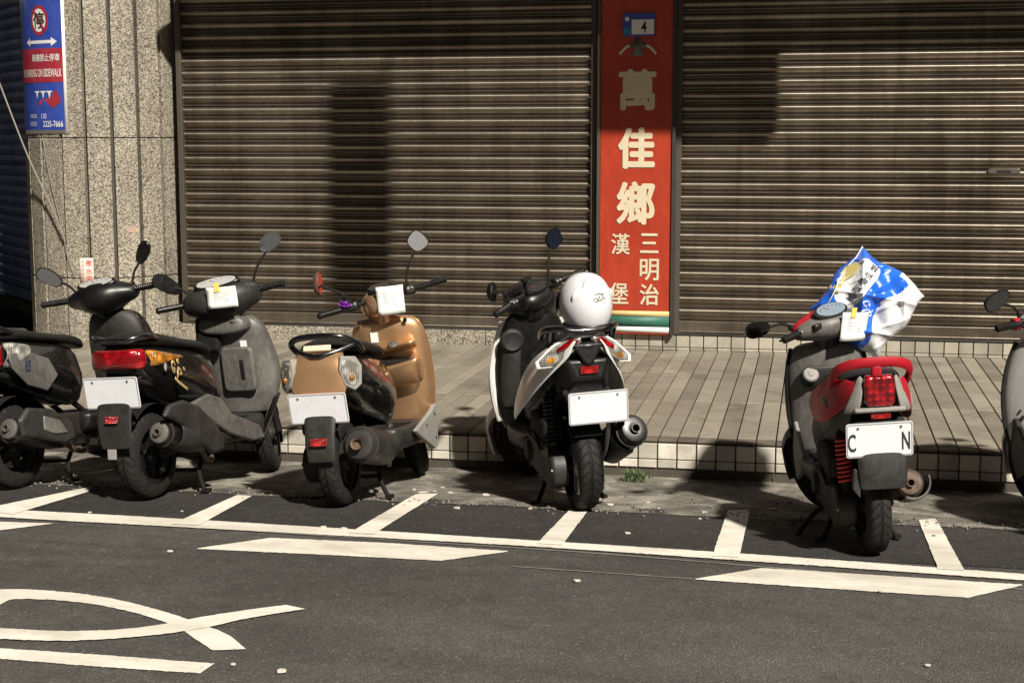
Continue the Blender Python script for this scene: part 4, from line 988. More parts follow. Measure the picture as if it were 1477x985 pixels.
# ------------------------------------------------------------------ B: black with gold letters, grey apron
def scooter_b():
    k = bike('scooter', 'black scooter with gold lettering, red and amber tail lamp and dusty grey leg shield', -3.235, -1.50, 81, 5, 22, 1.0)
    wheel(k, 'rear_wheel', 0, w=.105, rim=M_blk); engine(k); front_end(k, M_blk); spring_shock(k); centre_stand(k)
    exhaust(k, body=M_blk, tip=(-.17, -.19, .34), start=(.2, -.17, .26), r=.062, cap=M_alu)
    newobj('muffler_cover', *xf(loft([[Vector((x, w_*math.cos(R(a)), h_*math.sin(R(a)))) for a in range(60, 301, 24)] for x, w_, h_ in ((.0, .05, .05), (.06, .078, .075), (.18, .085, .085), (.28, .08, .08), (.33, .07, .07))], False, False), aim((.25, -.17, .27), (-.2, -.2, .35)) @ Matrix.Rotation(R(160), 4, 'X')), M_dgrey, k.root, sub=1, solid=.004)
    lv = [(.36, .91, .96, .15, 1.05), (.40, .905, .955, .185, 1.08), (.47, .885, .94, .215, 1.14), (.55, .87, .925, .235, 1.22), (.66, .85, .90, .225, 1.21), (.76, .82, .87, .205, 1.16), (.84, .80, .85, .19, 1.10), (.885, .80, .845, .16, 1.03), (.90, .82, .85, .10, .97)]
    si, so = shield(k, lv, M_grey, M_grey)
    newobj('lower_cowl', *loft([[Vector((x, y, z)) for x, y in ((xb, w_), (xb+.12, w_*1.02), (xf_, w_*.5), (xf_+.02, 0), (xf_, -w_*.5), (xb+.12, -w_*1.02), (xb, -w_))] for z, xb, xf_, w_ in ((.18, .86, 1.0, .10), (.26, .86, 1.03, .16), (.36, .88, 1.08, .19), (.46, .92, 1.16, .215))], False, False), M_blk, k.root, sub=1, solid=.006)
    newobj('muffler_guard', *prism([(-.22, .42), (-.17, .475), (-.04, .49), (.10, .45), (.24, .36), (.33, .26), (.30, .20), (.20, .20), (.10, .27), (-.02, .345), (-.14, .40)], -.262, -.225, 'xz'), M_dgrey, k.root, bev=.02, bseg=3)
    # knee recess and ignition shelf
    cage(k, 'ignition_shelf', [[(x, 0, .90), (x, .10*f, .90), (x, .15*f, .885), (x, .165*f, .83), (x, .12*f, .80), (x, 0, .795)] for x, f in ((.745, .75), (.775, .95), (.82, 1.), (.86, 1.))], M_grey, 2)
    newobj('ignition_lock', *xf(lathe([(0, -.006), (.012, -.006), (.014, -.002), (.03, .0), (.034, .006)], 20, 'x'), Matrix.Translation((.765, -.085, .888)) @ Matrix.Rotation(R(50), 4, 'Y')), M_alu, k.root)
    newobj('glove_slot', *box((.832, -.085, .60), (.012, .024, .11), Matrix.Rotation(R(-9), 3, 'Y')), M_matt, k.root, bev=.005)
    newobj('warning_sticker', *box((.832, -.10, .735), (.003, .04, .05), Matrix.Rotation(R(-12), 3, 'Y')), M_paper, k.root)
    newobj('glove_box_lid', *xf(prism(rrect(.20, .25, .035), 0, .03, 'yz'), Matrix.Translation((.832, -.055, .60)) @ Matrix.Rotation(R(-9), 4, 'Y')), M_grey, k.root, bev=.012, bseg=3)
    newobj('glove_pocket', *xf(box((0, 0, 0), (.05, .15, .20)), Matrix.Translation((.80, .10, .80))), M_matt, k.root, bev=.03, bseg=3)
    floorboard(k, M_dgrey, z=.345, w_=.185, skirt=.13); neck(k, .85, .97, .075, .085, M_grey)
    for s in (-1, 1):
        poly = [(.12, .46), (.30, .50), (.42, .47), (.52, .38), (.80, .30), (.86, .22), (.72, .215), (.48, .28), (.28, .37)]
        newobj('lower_skirt', *prism(poly, s*.165, s*.195, 'xz'), M_grey, k.root, bev=.012, bseg=3)
    cage(k, 'tail_body', [TS(-.44, .735, .70, .04, .06, .72, .04), TS(-.38, .765, .65, .09, .13, .71, .08), TS(-.22, .78, .565, .115, .17, .68, .10), TS(0, .775, .48, .125, .19, .62, .12), TS(.22, .755, .40, .13, .20, .58, .14), TS(.42, .71, .35, .13, .19, .53, .15), TS(.50, .66, .35, .12, .165, .50, .14)], M_gloss)
    cage(k, 'seat', [SS(-.38, .80, .775, .08), SS(-.30, .83, .765, .125), SS(-.1, .84, .765, .15), SS(.10, .815, .75, .155), SS(.28, .79, .735, .145), SS(.44, .78, .71, .125), SS(.53, .75, .68, .085)], M_vinyl)
    cage(k, 'tail_light', [BND(-.47, .03, .68, .735), BND(-.43, .11, .655, .75), BND(-.37, .150, .65, .755), BND(-.29, .172, .652, .752)], M_lred)
    cage(k, 'turn_signal', [BND(-.295, .1705, .653, .751), BND(-.20, .1875, .662, .743), BND(-.08, .199, .675, .731), BND(.04, .205, .688, .715), BND(.10, .204, .694, .702)], M_lamb)
    grab(k, [(-.12, .14, .80), (-.30, .155, .815), (-.44, .09, .80), (-.45, 0, .80), (-.44, -.09, .80), (-.30, -.155, .815), (-.12, -.14, .80)], .011, M_gloss)
    rear_fender(k, [(-.28, .62), (-.40, .60), (-.45, .52), (-.475, .40), (-.465, .31), (-.44, .27)], .115, .085, M_dgrey)
    plate(k, (-.468, 0, .545), .31, .155, pitch=-10); reflector(k, (-.485, 0, .415), .075, .035)
    newobj('mud_flap', *box((-.435, .03, .25), (.012, .05, .06)), M_lgrey, k.root, bev=.003)
    # gold letters on the right flank
    def flank(x, z): return -(.1875+.012*math.cos((x-.15)*4.5)) 
    for s, x, z, w_, h_ in (('G', -.045, .655, .055, .065), ('P', .02, .615, .05, .065), ('6', .012, .683, .022, .032), ('o', .062, .64, .016, .018)):
        g = text_geo(s, .1, .002, (w_, h_), shear=.2); newobj('gold_letter', [Vector((x+a, flank(x+a, z)-.003, z+b-a*.55)) for a, b in g[0]], g[1], M_gold, k.root, solid=.002)
    g = gridrect(.12, .016, 6); newobj('gold_letter', [Vector((.03+a, flank(.03+a, .6)-.003, .565+b-a*.55)) for a, b in g[0]], g[1], M_gold, k.root, solid=.002)
    newobj('round_sticker', *lathe([(0, 0), (.022, 0)], 18, 'y', (-.14, -.1885, .655)), M_lgrey, k.root, solid=.003)
    bar_cover(k, .80, .99, [(0, .14, .12, -.02, -.012), (.09, .135, .11, -.018, -.004), (.165, .095, .075, -.005, .004), (.225, .045, .046, 0, .002)], M_dgrey)
    gauge(k, (.72, 0, 1.075), .115, .042, 50, face=plain('dial_pale', (.38, .38, .37), .1, coat=1.))
    grips(k, .80, 1.0, .35, .06, levcol=M_grey)
    mirror(k, 1, (.83, .17, 1.03), (.80, .285, 1.135), (.085, .042), 25, 38, -14, glass=M_gloss)
    mirror(k, -1, (.83, -.17, 1.03), (.82, -.315, 1.245), (.066, .046), -8, -28, -14, mat=M_grey, glass=plain('mirror_dusk', (.62, .66, .72), .06, 1.))
    paper(k, (.636, -.03, .99), .165, .115, -14, 8, -6, 'white paper notice stuck on the grey handlebar cover of the gold-lettered black scooter')
    short_tail(k, .58)
    detail(k, False)
    return k
# ------------------------------------------------------------------ C: copper
def scooter_c():
    k = bike('scooter', 'copper scooter with black looped grab rail between the gold-lettered black scooter and the white one', -2.245, -1.44, 87.5, 5, 30, 1.0)
    wheel(k, 'rear_wheel', 0, w=.10); engine(k); front_end(k, M_copper); spring_shock(k); centre_stand(k, x=.2)
    exhaust(k, body=M_dgrey, tip=(-.22, -.185, .315), start=(.2, -.17, .25), r=.085, cap=M_dgrey)
    newobj('outlet_stub', *xf(lathe([(.0, 0), (.02, 0), (.022, .02), (.03, .028)], 14, 'x'), aim((-.24, -.187, .318), (-.3, -.19, .33))), M_rustmuf, k.root)
    lv = [(.20, .95, .99, .13, 1.03), (.28, .95, .99, .165, 1.05), (.38, .925, .975, .195, 1.08), (.50, .89, .945, .215, 1.20), (.62, .855, .91, .22, 1.22), (.75, .82, .875, .215, 1.17), (.84, .80, .85, .20, 1.10), (.895, .795, .84, .17, 1.03), (.91, .82, .85, .12, .97)]
    shield(k, lv, M_copper, M_copper)
    # grey lower corners of the apron
    for s in (-1, 1):
        newobj('lower_guard', *prism([(.60, .30), (.90, .38), (1.0, .42), (1.02, .30), (.99, .18), (.93, .17), (.75, .24)], s*.185, s*.212, 'xz'), M_lgrey, k.root, bev=.01, bseg=3)
        for x, z in ((.80, .31), (.96, .36), (.96, .23)): newobj('screw', *lathe([(0, s*.216), (.009, s*.214), (.010, s*.208)], 10, 'y', (x, 0, z)), M_matt, k.root)
    st = [[(x, 0, z1), (x, y1*.7, z1+.004), (x, y1, z1-.015), (x, y1, z0+.02), (x, y1*.6, z0), (x, 0, z0)] for x, y1, z0, z1 in ((.70, .10, .73, .775), (.74, .135, .70, .79), (.80, .15, .68, .80), (.86, .155, .67, .80))]
    # inner pocket: upper shelf with lock, lower tray lip with dark opening
    newobj('lock_shelf', *loft([[Vector((x, y, z-.16*(y+.08))) for x, z in ((.835, .755), (.735+.06*abs(y+.08), .765), (.72+.06*abs(y+.08), .745), (.83, .70))] for y in (-.19, -.15, -.08, .0, .04)]), M_copper, k.root, sub=2)
    newobj('ignition_lock', *xf(lathe([(0, -.006), (.012, -.006), (.014, -.002), (.026, .0), (.03, .006)], 20, 'x'), Matrix.Translation((.735, -.07, .766)) @ Matrix.Rotation(R(55), 4, 'Y')), M_alu, k.root)
    newobj('pocket_opening', *box((.80, -.04, .655), (.07, .27, .045)), M_matt, k.root, bev=.02, bseg=3)
    newobj('pocket_lip', *loft([[Vector((x+.02*abs(y/.2)**2, y, z+.03*abs(y/.2)**2-.10*y*(z > .6))) for x, z in ((.735, .645), (.722, .62), (.79, .53), (.86, .50), (.86, .63))] for y in (-.205, -.17, -.10, 0, .10, .17, .205)]), M_copper, k.root, sub=2)
    newobj('warning_sticker', *box((.808, .055, .80), (.003, .042, .055), Matrix.Rotation(R(-12), 3, 'Y')), M_paper, k.root)
    for y in (-.13, .13): newobj('screw', *lathe([(0, -.008), (.012, -.007), (.014, 0)], 10, 'x', (.795, y, .885)), M_matt, k.root)
    floorboard(k, M_dgrey, z=.33, w_=.18, skirt=.13); neck(k, .86, .95, .075, .06, M_copper)
    cage(k, 'tail_body', [TS(-.36, .72, .56, .06, .07, .64, .05), TS(-.33, .74, .545, .10, .13, .64, .11), TS(-.20, .755, .52, .12, .185, .63, .14), TS(0, .755, .47, .13, .205, .61, .14), TS(.22, .735, .41, .135, .205, .57, .15), TS(.42, .70, .36, .13, .185, .53, .15), TS(.49, .65, .35, .12, .16, .50, .14)], M_gloss)
    # copper rear fairing between the lamps
    rows = [[(x, 0, z), (x+.002, w_*.5, z), (x+.012, w_*.85, z-.002), (x+.035, w_, z-.004)] for x, z, w_ in ((-.255, .775, .10), (-.345, .755, .125), (-.39, .70, .145), (-.40, .64, .15), (-.395, .58, .14), (-.385, .545, .12))]
    sheetrows(k, 'rear_panel', rows, M_copper, .006)
    newobj('seat_lock', *lathe([(0, -.385), (.013, -.386), (.016, -.378)], 16, 'x', (0, 0, .645)), M_dgrey, k.root)
    for s in (-1, 1):
        poly = [(-.045*s, .075), (.02*s, .07), (.045*s, .03), (.04*s, -.05), (.01*s, -.075), (-.035*s, -.05), (-.055*s, .02)]
        L_ = lampshape(k, 'turn_signal', (-.325, s*.155, .655), [(a*.98, b*.95) for a, b in poly], .022, M_lclr, -s*38, 0, bev=.012)
        lampshape(k, 'bezel', (-.317, s*.157, .655), [(a*1.17, b*1.12) for a, b in poly], .020, M_lgrey, -s*38, 0, bev=.006)
        newobj('bulb', *ellipsoid((-.026, 0, -.02), (.01, .014, .014), 12, 8), M_lamb, L_)
    cage(k, 'seat', [SS(-.25, .785, .755, .09), SS(-.18, .815, .75, .135), SS(0, .83, .75, .155), SS(.16, .81, .74, .155), SS(.32, .79, .725, .145), SS(.46, .775, .70, .12), SS(.53, .745, .675, .085)], M_vinyl)
    grab(k, [(-.05, .165, .755), (-.20, .165, .80), (-.31, .11, .83), (-.34, 0, .838), (-.31, -.11, .83), (-.20, -.165, .80), (-.05, -.165, .755)], .016, M_gloss)
    newobj('grab_brace', *join(tube([(-.22, .155, .79), (-.30, .10, .765), (-.37, .03, .745), (-.375, 0, .742), (-.37, -.03, .745), (-.30, -.10, .765), (-.22, -.155, .79)], .013, 10)), M_gloss, k.root)
    newobj('grab_lamp', *xf(box((0, 0, 0), (.012, .14, .03)), Matrix.Translation((-.345, 0, .782)) @ Matrix.Rotation(R(35), 4, 'Y')), plain('lamp_cream', (.72, .62, .42), .25, coat=.6), k.root, bev=.006)
    rear_fender(k, [(-.25, .56), (-.34, .53), (-.40, .45), (-.43, .36), (-.43, .27), (-.41, .235)], .088, .068, M_dgrey)
    plate(k, (-.405, .0, .495), .295, .15, pitch=-14, roll=0); reflector(k, (-.445, 0, .335), .085, .038)
    bar_cover(k, .80, .985, [(0, .085, .08, -.02, .0), (.055, .08, .075, -.018, 0), (.10, .05, .05, 0, .0)], M_copper)
    newobj('headlamp_shell', *ellipsoid((.85, 0, .985), (.10, .115, .085)), M_copper, k.root, Mx=k.S)
    gauge(k, (.755, 0, 1.062), .062, .036, 58, face=M_gloss)
    grips(k, .80, 1.01, .355, .06, levcol=M_matt, inner=.15)
    mirror(k, 1, (.82, .16, 1.03), (.80, .30, 1.18), (.045, .062), 68, 8, -14, mat=plain('mirror_brown', (.10, .05, .04), .4), shape=2.)
    mirror(k, -1, (.82, -.15, 1.03), (.82, -.285, 1.255), (.050, .056), -4, -30, -14, shape=3.2, glass=plain('mirror_pale', (.80, .82, .84), .10, .9, dust=.6, dustcol=(.6, .6, .6), scale=30))
    # purple ribbon tied on the left lever
    V, F = [], []; rr_ = random.Random(2)
    for i in range(16):
        a = rr_.uniform(0, 6.28); e = rr_.uniform(-.6, .9); d = Vector((math.cos(a)*math.cos(e), math.sin(a)*math.cos(e), math.sin(e))); l = rr_.uniform(.025, .05); s_ = d.orthogonal().normalized()*.013; n0 = len(V)
        V += [Vector((0, 0, 0)), d*l*.55+s_, d*l, d*l*.55-s_]; F.append([n0, n0+1, n0+2, n0+3])
    Mx = k.M @ k.S @ Matrix.Translation((.77, .205, 1.025))
    r = label(empty('ribbon_bow', Mx), 'small purple ribbon bow tied on the left brake lever of the copper scooter', 'ribbon')
    newobj('loops', V, F, plain('purple_cloth', (.17, .02, .28), .6), r, solid=.002, smooth=False)
    paper(k, (.692, -.03, .985), .145, .155, -14, 10, -10, 'white paper notice stuck on the copper scooter below its round dial', tab=False)
    short_tail(k, .60)
    detail(k, False)
    return k
# ------------------------------------------------------------------ D: white sport scooter
def scooter_d():
    k = bike('scooter', 'black and white sport scooter carrying a white helmet in front of the red signboard', -1.075, -1.25, 113, 3, 36, 1.0)
    wheel(k, 'rear_wheel', 0, .225, .12, M_blk); engine(k, M_dgrey); front_end(k, M_whitep, w_=.105, fw=.165); centre_stand(k, x=.26)
    exhaust(k, body=M_blk, tip=(-.24, -.215, .40), start=(.2, -.18, .25), r=.075, shield=M_dgrey, cap=M_blk)
    spring_shock(k, (-.02, .135, .24), (.0, .13, .60), M_blk, .032, 11)
    newobj('case_badge', *box((.03, .168, .30), (.12, .008, .05)), M_alu, k.root, bev=.003)
    lv = [(.30, .95, 1.0, .15, 1.05), (.38, .93, .99, .185, 1.08), (.50, .90, .95, .205, 1.22), (.62, .87, .915, .215, 1.26), (.72, .85, .89, .205, 1.22), (.82, .82, .86, .18, 1.15), (.90, .80, .85, .15, 1.08), (.94, .80, .85, .13, 1.0), (.95, .82, .85, .07, .96)]
    shield(k, lv, M_blk, M_whitep)
    # white edge strip along the apron, inner knee panels
    for s in (-1, 1):
        newobj('edge_trim', *tube([(.885, s*.162, .90), (.905, s*.195, .80), (.935, s*.223, .68), (.955, s*.229, .58), (.985, s*.215, .46), (1.01, s*.188, .36)], .020, 8), M_whitep, k.root)
        newobj('knee_panel', *loft([[Vector((x, s*y, z)) for x, y, z in r] for r in (((.86, .06, .86), (.845, .14, .86), (.84, .165, .83)), ((.83, .08, .72), (.82, .15, .72), (.86, .19, .70)), ((.86, .09, .56), (.85, .16, .55), (.89, .195, .54)), ((.90, .08, .42), (.90, .15, .42), (.93, .19, .42)))], False, False), M_dgrey, k.root, solid=.008, sub=1)
    newobj('fuel_cap_ring', *xf(lathe([(0, -.004), (.038, -.004), (.05, -.008), (.062, .0), (.066, .01)], 24, 'x'), Matrix.Translation((.815, .13, .80)) @ Matrix.Rotation(R(-8), 4, 'Y')), M_dgrey, k.root)
    newobj('spine', *loft([[Vector((x, s_*w_, z)) for s_, z in ((-1, z0), (-1, z1-.03), (-.5, z1), (.5, z1), (1, z1-.03), (1, z0))] for x, w_, z0, z1 in ((.30, .14, .34, .60), (.50, .10, .32, .50), (.68, .09, .32, .46), (.88, .12, .32, .56))]), M_blk, k.root, sub=2)
    floorboard(k, M_blk, z=.34, w_=.19, skirt=.12); neck(k, .90, .98, .07, .06, M_blk)
    cage(k, 'tail_body', [TS(-.44, .835, .80, .03, .04, .82, .03), TS(-.36, .84, .765, .06, .10, .80, .06), TS(-.20, .825, .68, .10, .145, .76, .10), TS(.0, .80, .58, .12, .17, .69, .12), TS(.22, .76, .47, .13, .185, .61, .14), TS(.42, .70, .38, .13, .18, .54, .15), TS(.50, .65, .36, .12, .16, .50, .14)], M_blk)
    for s in (-1, 1):
        # white flank: a blade from the tail down towards the footboard
        up_ = [(-.44, .855, .045), (-.27, .845, .105), (-.06, .80, .165), (.14, .725, .20), (.30, .62, .21), (.38, .52, .21)]
        dn_ = [(-.42, .775, .085), (-.27, .68, .175), (-.06, .56, .245), (.14, .465, .272), (.26, .43, .262), (.34, .44, .235)]
        rows = [[Vector((a[0]+(b[0]-a[0])*t, s*(a[2]+(b[2]-a[2])*t+.012*math.sin(math.pi*t)), a[1]+(b[1]-a[1])*t)) for t in (0, .33, .66, 1)] for a, b in zip(up_, dn_)]
        newobj('side_panel', *loft(rows, False, False), M_whitep, k.root, sub=2, solid=.01)
        # tail lamps: clear/amber wing with a red blade
        wing = [(-.035*s, .06), (.02*s, .075), (.10*s, .03), (.175*s, -.035), (.165*s, -.065), (.10*s, -.06), (.03*s, -.015), (-.02*s, .02)]
        lo = lampshape(k, 'turn_signal', (-.385, s*.060, .80), [(a, b-.01) for a, b in wing], .016, M_lclr, -s*30, 10, bev=.008)
        newobj('amber_core', *prism([(.085*s, -.035), (.12*s, -.03), (.14*s, -.055), (.10*s, -.058)], -.019, -.01, 'yz'), M_lamb, lo, bev=.002)
        lampshape(k, 'tail_light', (-.392, s*.060, .80), [(-.025*s, .045), (.015*s, .055), (.085*s, .008), (.08*s, -.012), (.02*s, .015), (-.015*s, .028)], .019, M_lred, -s*30, 10, bev=.005)
        lampshape(k, 'lamp_rim', (-.377, s*.063, .80), [(a*1.08, b*1.13-.01) for a, b in wing], .014, M_whitep, -s*30, 10, bev=.004)
    newobj('tail_point', *prism([(-.075, .03), (.075, .03), (.03, -.05), (0, -.075), (-.03, -.05)], -.43, -.38, 'yz'), M_blk, k.root, Mx=Matrix.Translation((0, 0, .80)), bev=.008)
    cage(k, 'seat', [SS(-.34, .87, .835, .07), SS(-.25, .885, .825, .12), SS(-.06, .88, .80, .145), SS(.08, .835, .77, .155), SS(.25, .795, .74, .15), SS(.42, .785, .71, .125), SS(.53, .755, .68, .085)], M_vinyl)
    grab(k, [(-.06, .165, .86), (-.22, .175, .90), (-.38, .13, .905), (-.42, .06, .89), (-.42, -.06, .89), (-.38, -.13, .905), (-.22, -.175, .90), (-.06, -.165, .86)], .017, M_gloss)
    for s in (-1, 1): newobj('grab_post', *tube([(-.30, s*.15, .90), (-.24, s*.15, .82)], .018, 8, 1), M_gloss, k.root)
    reflector(k, (-.405, 0, .705), .09, .035, 10)
    newobj('tail_underside', *loft([[Vector((x, s_*w_, z)) for s_, z in ((-1, z1), (1, z1), (.7, z0), (-.7, z0))] for x, w_, z0, z1 in ((-.40, .10, .66, .755), (-.30, .14, .60, .76), (-.12, .15, .55, .70))]), M_blk, k.root, bev=.015)
    # plate carried low on an arm, glossy hugger on the wheel
    rear_fender(k, [(-.24, .63), (-.32, .60), (-.37, .53), (-.39, .47)], .12, .10, M_blk)
    plate(k, (-.40, -.035, .525), .29, .155, pitch=-8)
    newobj('wheel_hugger', *loft([[Vector((.262*math.cos(R(a))*q, y, .225+.262*math.sin(R(a))*q)) for y, q in ((-.075, .86), (-.068, .97), (0, 1.03), (.068, .97), (.075, .86))] for a in range(70, 215, 14)], False, False), M_gloss, k.root, solid=.004, sub=1)
    newobj('plate_arm', *tube([(-.02, -.10, .24), (-.16, -.10, .30), (-.34, -.09, .44), (-.385, -.07, .50)], .012, 8), M_alu, k.root)
    bar_cover(k, .80, 1.015, [(0, .075, .065, -.01, .0), (.06, .072, .06, -.01, 0), (.11, .045, .04, 0, .0)], M_blk)
    newobj('flyscreen', *ellipsoid((.90, 0, 1.0), (.13, .15, .12)), M_blk, k.root)
    newobj('bar_clamp', *tube([(.80, -.20, 1.055), (.79, -.1, 1.06), (.785, 0, 1.062), (.79, .1, 1.06), (.80, .20, 1.055)], .013, 10), M_matt, k.root, Mx=k.S)
    gauge(k, (.755, 0, 1.07), .07, .035, 55, face=M_gloss)
    grips(k, .79, 1.05, .355, .06)
    newobj('phone_mount', *join(tube([(.77, .06, 1.07), (.755, .075, 1.12), (.73, .08, 1.14)], .010, 8), box((.72, .085, 1.15), (.02, .06, .02))), M_matt, k.root, Mx=k.S)
    mirror(k, 1, (.81, .17, 1.075), (.78, .285, 1.15), (.052, .050), 30, 30, -14, shape=2.6, glass=M_gloss)
    mirror(k, -1, (.82, -.17, 1.075), (.82, -.30, 1.265), (.055, .055), -6, -24, -14, shape=3., glass=plain('mirror_navy', (.10, .14, .26), .05, 1.))
    short_tail(k, .72)
    detail(k, False)
    return k
# ------------------------------------------------------------------ E: red
def scooter_e():
    k = bike('scooter', 'red and grey scooter with quilted red tail lamp carrying a blue tissue pack', .285, -1.91, 100.5, 3.5, 26, .965)
    wheel(k, 'rear_wheel', 0, .215, .108); engine(k, M_engine); front_end(k, M_blk); centre_stand(k, x=.28)
    side_stand(k)
    spring_shock(k, (-.05, .115, .25), (-.02, .12, .56), plain('spring_red', (.50, .02, .02), .35, dust=.2), .030, 10)
    exhaust(k, body=M_rustmuf, tip=(-.18, -.135, .33), start=(.2, -.15, .25), r=.060, cap=plain('rust_cap', (.17, .13, .10), .6, .3, dust=.9, dustcol=(.07, .04, .025), scale=30))
    newobj('muffler_guard', *lathe([(.070, -.03), (.082, -.01), (.082, .10), (.072, .13)], 16, 'x', a0=R(60), a1=R(200), Mx=aim((-.06, -.145, .31), (-.30, -.15, .36)) @ Matrix.Rotation(R(180), 4, 'X')), M_grey, k.root, solid=.006)
    lv = [(.28, .93, .97, .12, 1.02), (.36, .91, .96, .15, 1.05), (.48, .88, .935, .175, 1.16), (.60, .855, .91, .185, 1.22), (.72, .825, .88, .19, 1.18), (.82, .80, .855, .185, 1.11), (.875, .80, .845, .16, 1.04), (.89, .82, .85, .10, .97)]
    shield(k, lv, M_grey, M_redp)
    for s in (-1, 1): newobj('edge_trim', *tube([(.862, s*.178, .87), (.88, s*.197, .78), (.91, s*.201, .66), (.94, s*.192, .52), (.965, s*.165, .38), (.98, s*.13, .29)], .009, 8), M_matt, k.root)
    newobj('glove_panel', *loft([[Vector((x-.02*math.cos(y*9), y, z)) for x, z in ((.82, .80), (.80, .77), (.825, .68), (.86, .65))] for y in (-.15, -.08, 0, .08, .15)], True, True), M_dgrey, k.root, sub=2)
    newobj('ignition_lock', *xf(lathe([(0, -.006), (.012, -.006), (.014, -.002), (.034, .0), (.04, .008)], 20, 'x'), Matrix.Translation((.785, .095, .745)) @ Matrix.Rotation(R(25), 4, 'Y')), M_lgrey, k.root)
    for s in (-1, 1):
        newobj('lower_guard', *prism([(.72, .36), (.92, .50), (.985, .46), (.98, .30), (.92, .20), (.80, .24)], s*.15, s*.172, 'xz'), M_lgrey, k.root, bev=.01, bseg=3)
        newobj('screw', *lathe([(0, s*.177), (.008, s*.175), (.009, s*.17)], 10, 'y', (.94, 0, .45)), M_matt, k.root)
    floorboard(k, M_dgrey, z=.34, w_=.175, skirt=.12); neck(k, .85, .95, .075, .06, M_blk)
    cage(k, 'tail_body', [TS(-.36, .79, .71, .05, .06, .74, .05), TS(-.32, .80, .66, .09, .115, .72, .10), TS(-.20, .795, .59, .10, .138, .67, .11), TS(0, .775, .49, .11, .162, .62, .12), TS(.22, .745, .42, .12, .165, .57, .13), TS(.42, .70, .36, .13, .18, .52, .15), TS(.50, .65, .35, .12, .155, .50, .14)], M_dgrey)
    for s in (-1, 1):
        up_ = [(-.36, .785, .085), (-.25, .80, .125), (-.08, .79, .165), (.12, .755, .185), (.32, .70, .185)]
        dn_ = [(-.35, .70, .105), (-.24, .655, .155), (-.08, .60, .188), (.12, .57, .198), (.30, .60, .19)]
        rows = [[Vector((a[0]+(b[0]-a[0])*t, s*(a[2]+(b[2]-a[2])*t+.010*math.sin(math.pi*t)), a[1]+(b[1]-a[1])*t)) for t in (0, .33, .66, 1)] for a, b in zip(up_, dn_)]
        pnl = newobj('side_panel', *loft(rows, False, False), M_redp, k.root, sub=2, solid=.008)
        for q in range(3): newobj('flank_mark', *tube([(-.20+.05*q, s*(.160+.012*q), .66), (-.13+.05*q, s*(.172+.010*q), .70), (-.10+.05*q, s*(.178+.01*q), .69)], .005, 6), M_lgrey, pnl)
        # grey surround beside the lamp
        newobj('lamp_surround', *loft([[Vector((x, s*y, z)) for x, y, z in r] for r in (((-.375, .062, .815), (-.35, .085, .825)), ((-.385, .070, .74), (-.335, .112, .74)), ((-.385, .080, .685), (-.31, .148, .675)), ((-.355, .085, .655), (-.28, .152, .64)))], False, False), M_lgrey, k.root, solid=.012, sub=1)
    lampshape(k, 'tail_light', (-.372, 0, .745), [(-.058, .072), (.058, .072), (.066, .05), (.066, -.043), (.050, -.064), (-.050, -.064), (-.066, -.043), (-.066, .05)], .022, M_lredq, 0, -10, bev=.010)
    newobj('tail_lip', *box((-.365, 0, .665), (.05, .22, .022)), M_lgrey, k.root, bev=.009)
    reflector(k, (-.385, 0, .638), .085, .022, 10)
    cage(k, 'seat', [SS(-.26, .80, .775, .08), SS(-.18, .83, .765, .13), SS(0, .84, .765, .15), SS(.16, .815, .75, .15), SS(.32, .79, .735, .14), SS(.46, .78, .71, .12), SS(.53, .75, .68, .085)], M_vinyl)
    # broad red grab rail looping behind the seat
    P_ = smoothpath([(-.02, .165, .74), (-.14, .168, .79), (-.25, .155, .835), (-.325, .095, .862), (-.345, 0, .868), (-.325, -.095, .862), (-.25, -.155, .835), (-.14, -.168, .79), (-.02, -.165, .74)], 6)
    rings = []
    for i, p in enumerate(P_):
        t = (P_[min(i+1, len(P_)-1)]-P_[max(i-1, 0)]).normalized(); up_v = Vector((-.35, 0, 1)).normalized(); sd = t.cross(up_v).normalized(); u2 = sd.cross(t)
        rings.append([p+sd*.013*math.cos(R(a))+u2*.023*math.sin(R(a)) for a in range(0, 360, 36)])
    newobj('grab_rail', *loft(rings), M_redp, k.root)
    newobj('grab_post', *box((-.32, 0, .80), (.035, .045, .12), Matrix.Rotation(R(-12), 3, 'Y')), M_redp, k.root, bev=.01)
    rear_fender(k, [(-.24, .63), (-.33, .615), (-.375, .55), (-.40, .43), (-.40, .36), (-.385, .325)], .12, .098, M_dgrey)
    plate(k, (-.40, .012, .54), .285, .15, pitch=-8, chars=(('C', -.118), ('N', .112)))
    newobj('fender_brace', *prism([(.09, .40), (.12, .42), (.13, .33), (.10, .29)], -.37, -.33, 'yz'), M_dgrey, k.root, bev=.004)
    bar_cover(k, .80, .985, [(0, .115, .08, -.015, .0), (.08, .11, .075, -.012, 0), (.145, .07, .052, 0, .002), (.20, .036, .036, 0, 0)], M_grey)
    bar = bar_cover(k, .80, .985, [(0, .11, .084, .014, .006), (.08, .105, .079, .014, .006), (.15, .066, .055, .014, .005), (.205, .034, .037, .014, .002)], M_redp); bar.name = 'front_cowl'
    gauge(k, (.735, .015, 1.052), .085, .045, 50, ring=M_dgrey, face=plain('dial_lcd', (.20, .25, .30), .08, coat=1.))
    grips(k, .80, .985, .30, .055)
    for y in (.12, -.12): newobj('switch_pod', *box((.72, y, 1.0), (.03, .045, .03)), M_blk, k.root, Mx=k.S, bev=.008)
    mirror(k, 1, (.83, .18, 1.015), (.80, .40, 1.065), (.072, .040), 6, 6, -14, glass=plain('mirror_dim', (.35, .35, .35), .06, 1.))
    paper(k, (.675, -.055, .955), .145, .145, -16, 14, -6, 'white paper notice hanging on the handlebar cover of the red scooter')
    short_tail(k, .72)
    detail(k, False)
    return k
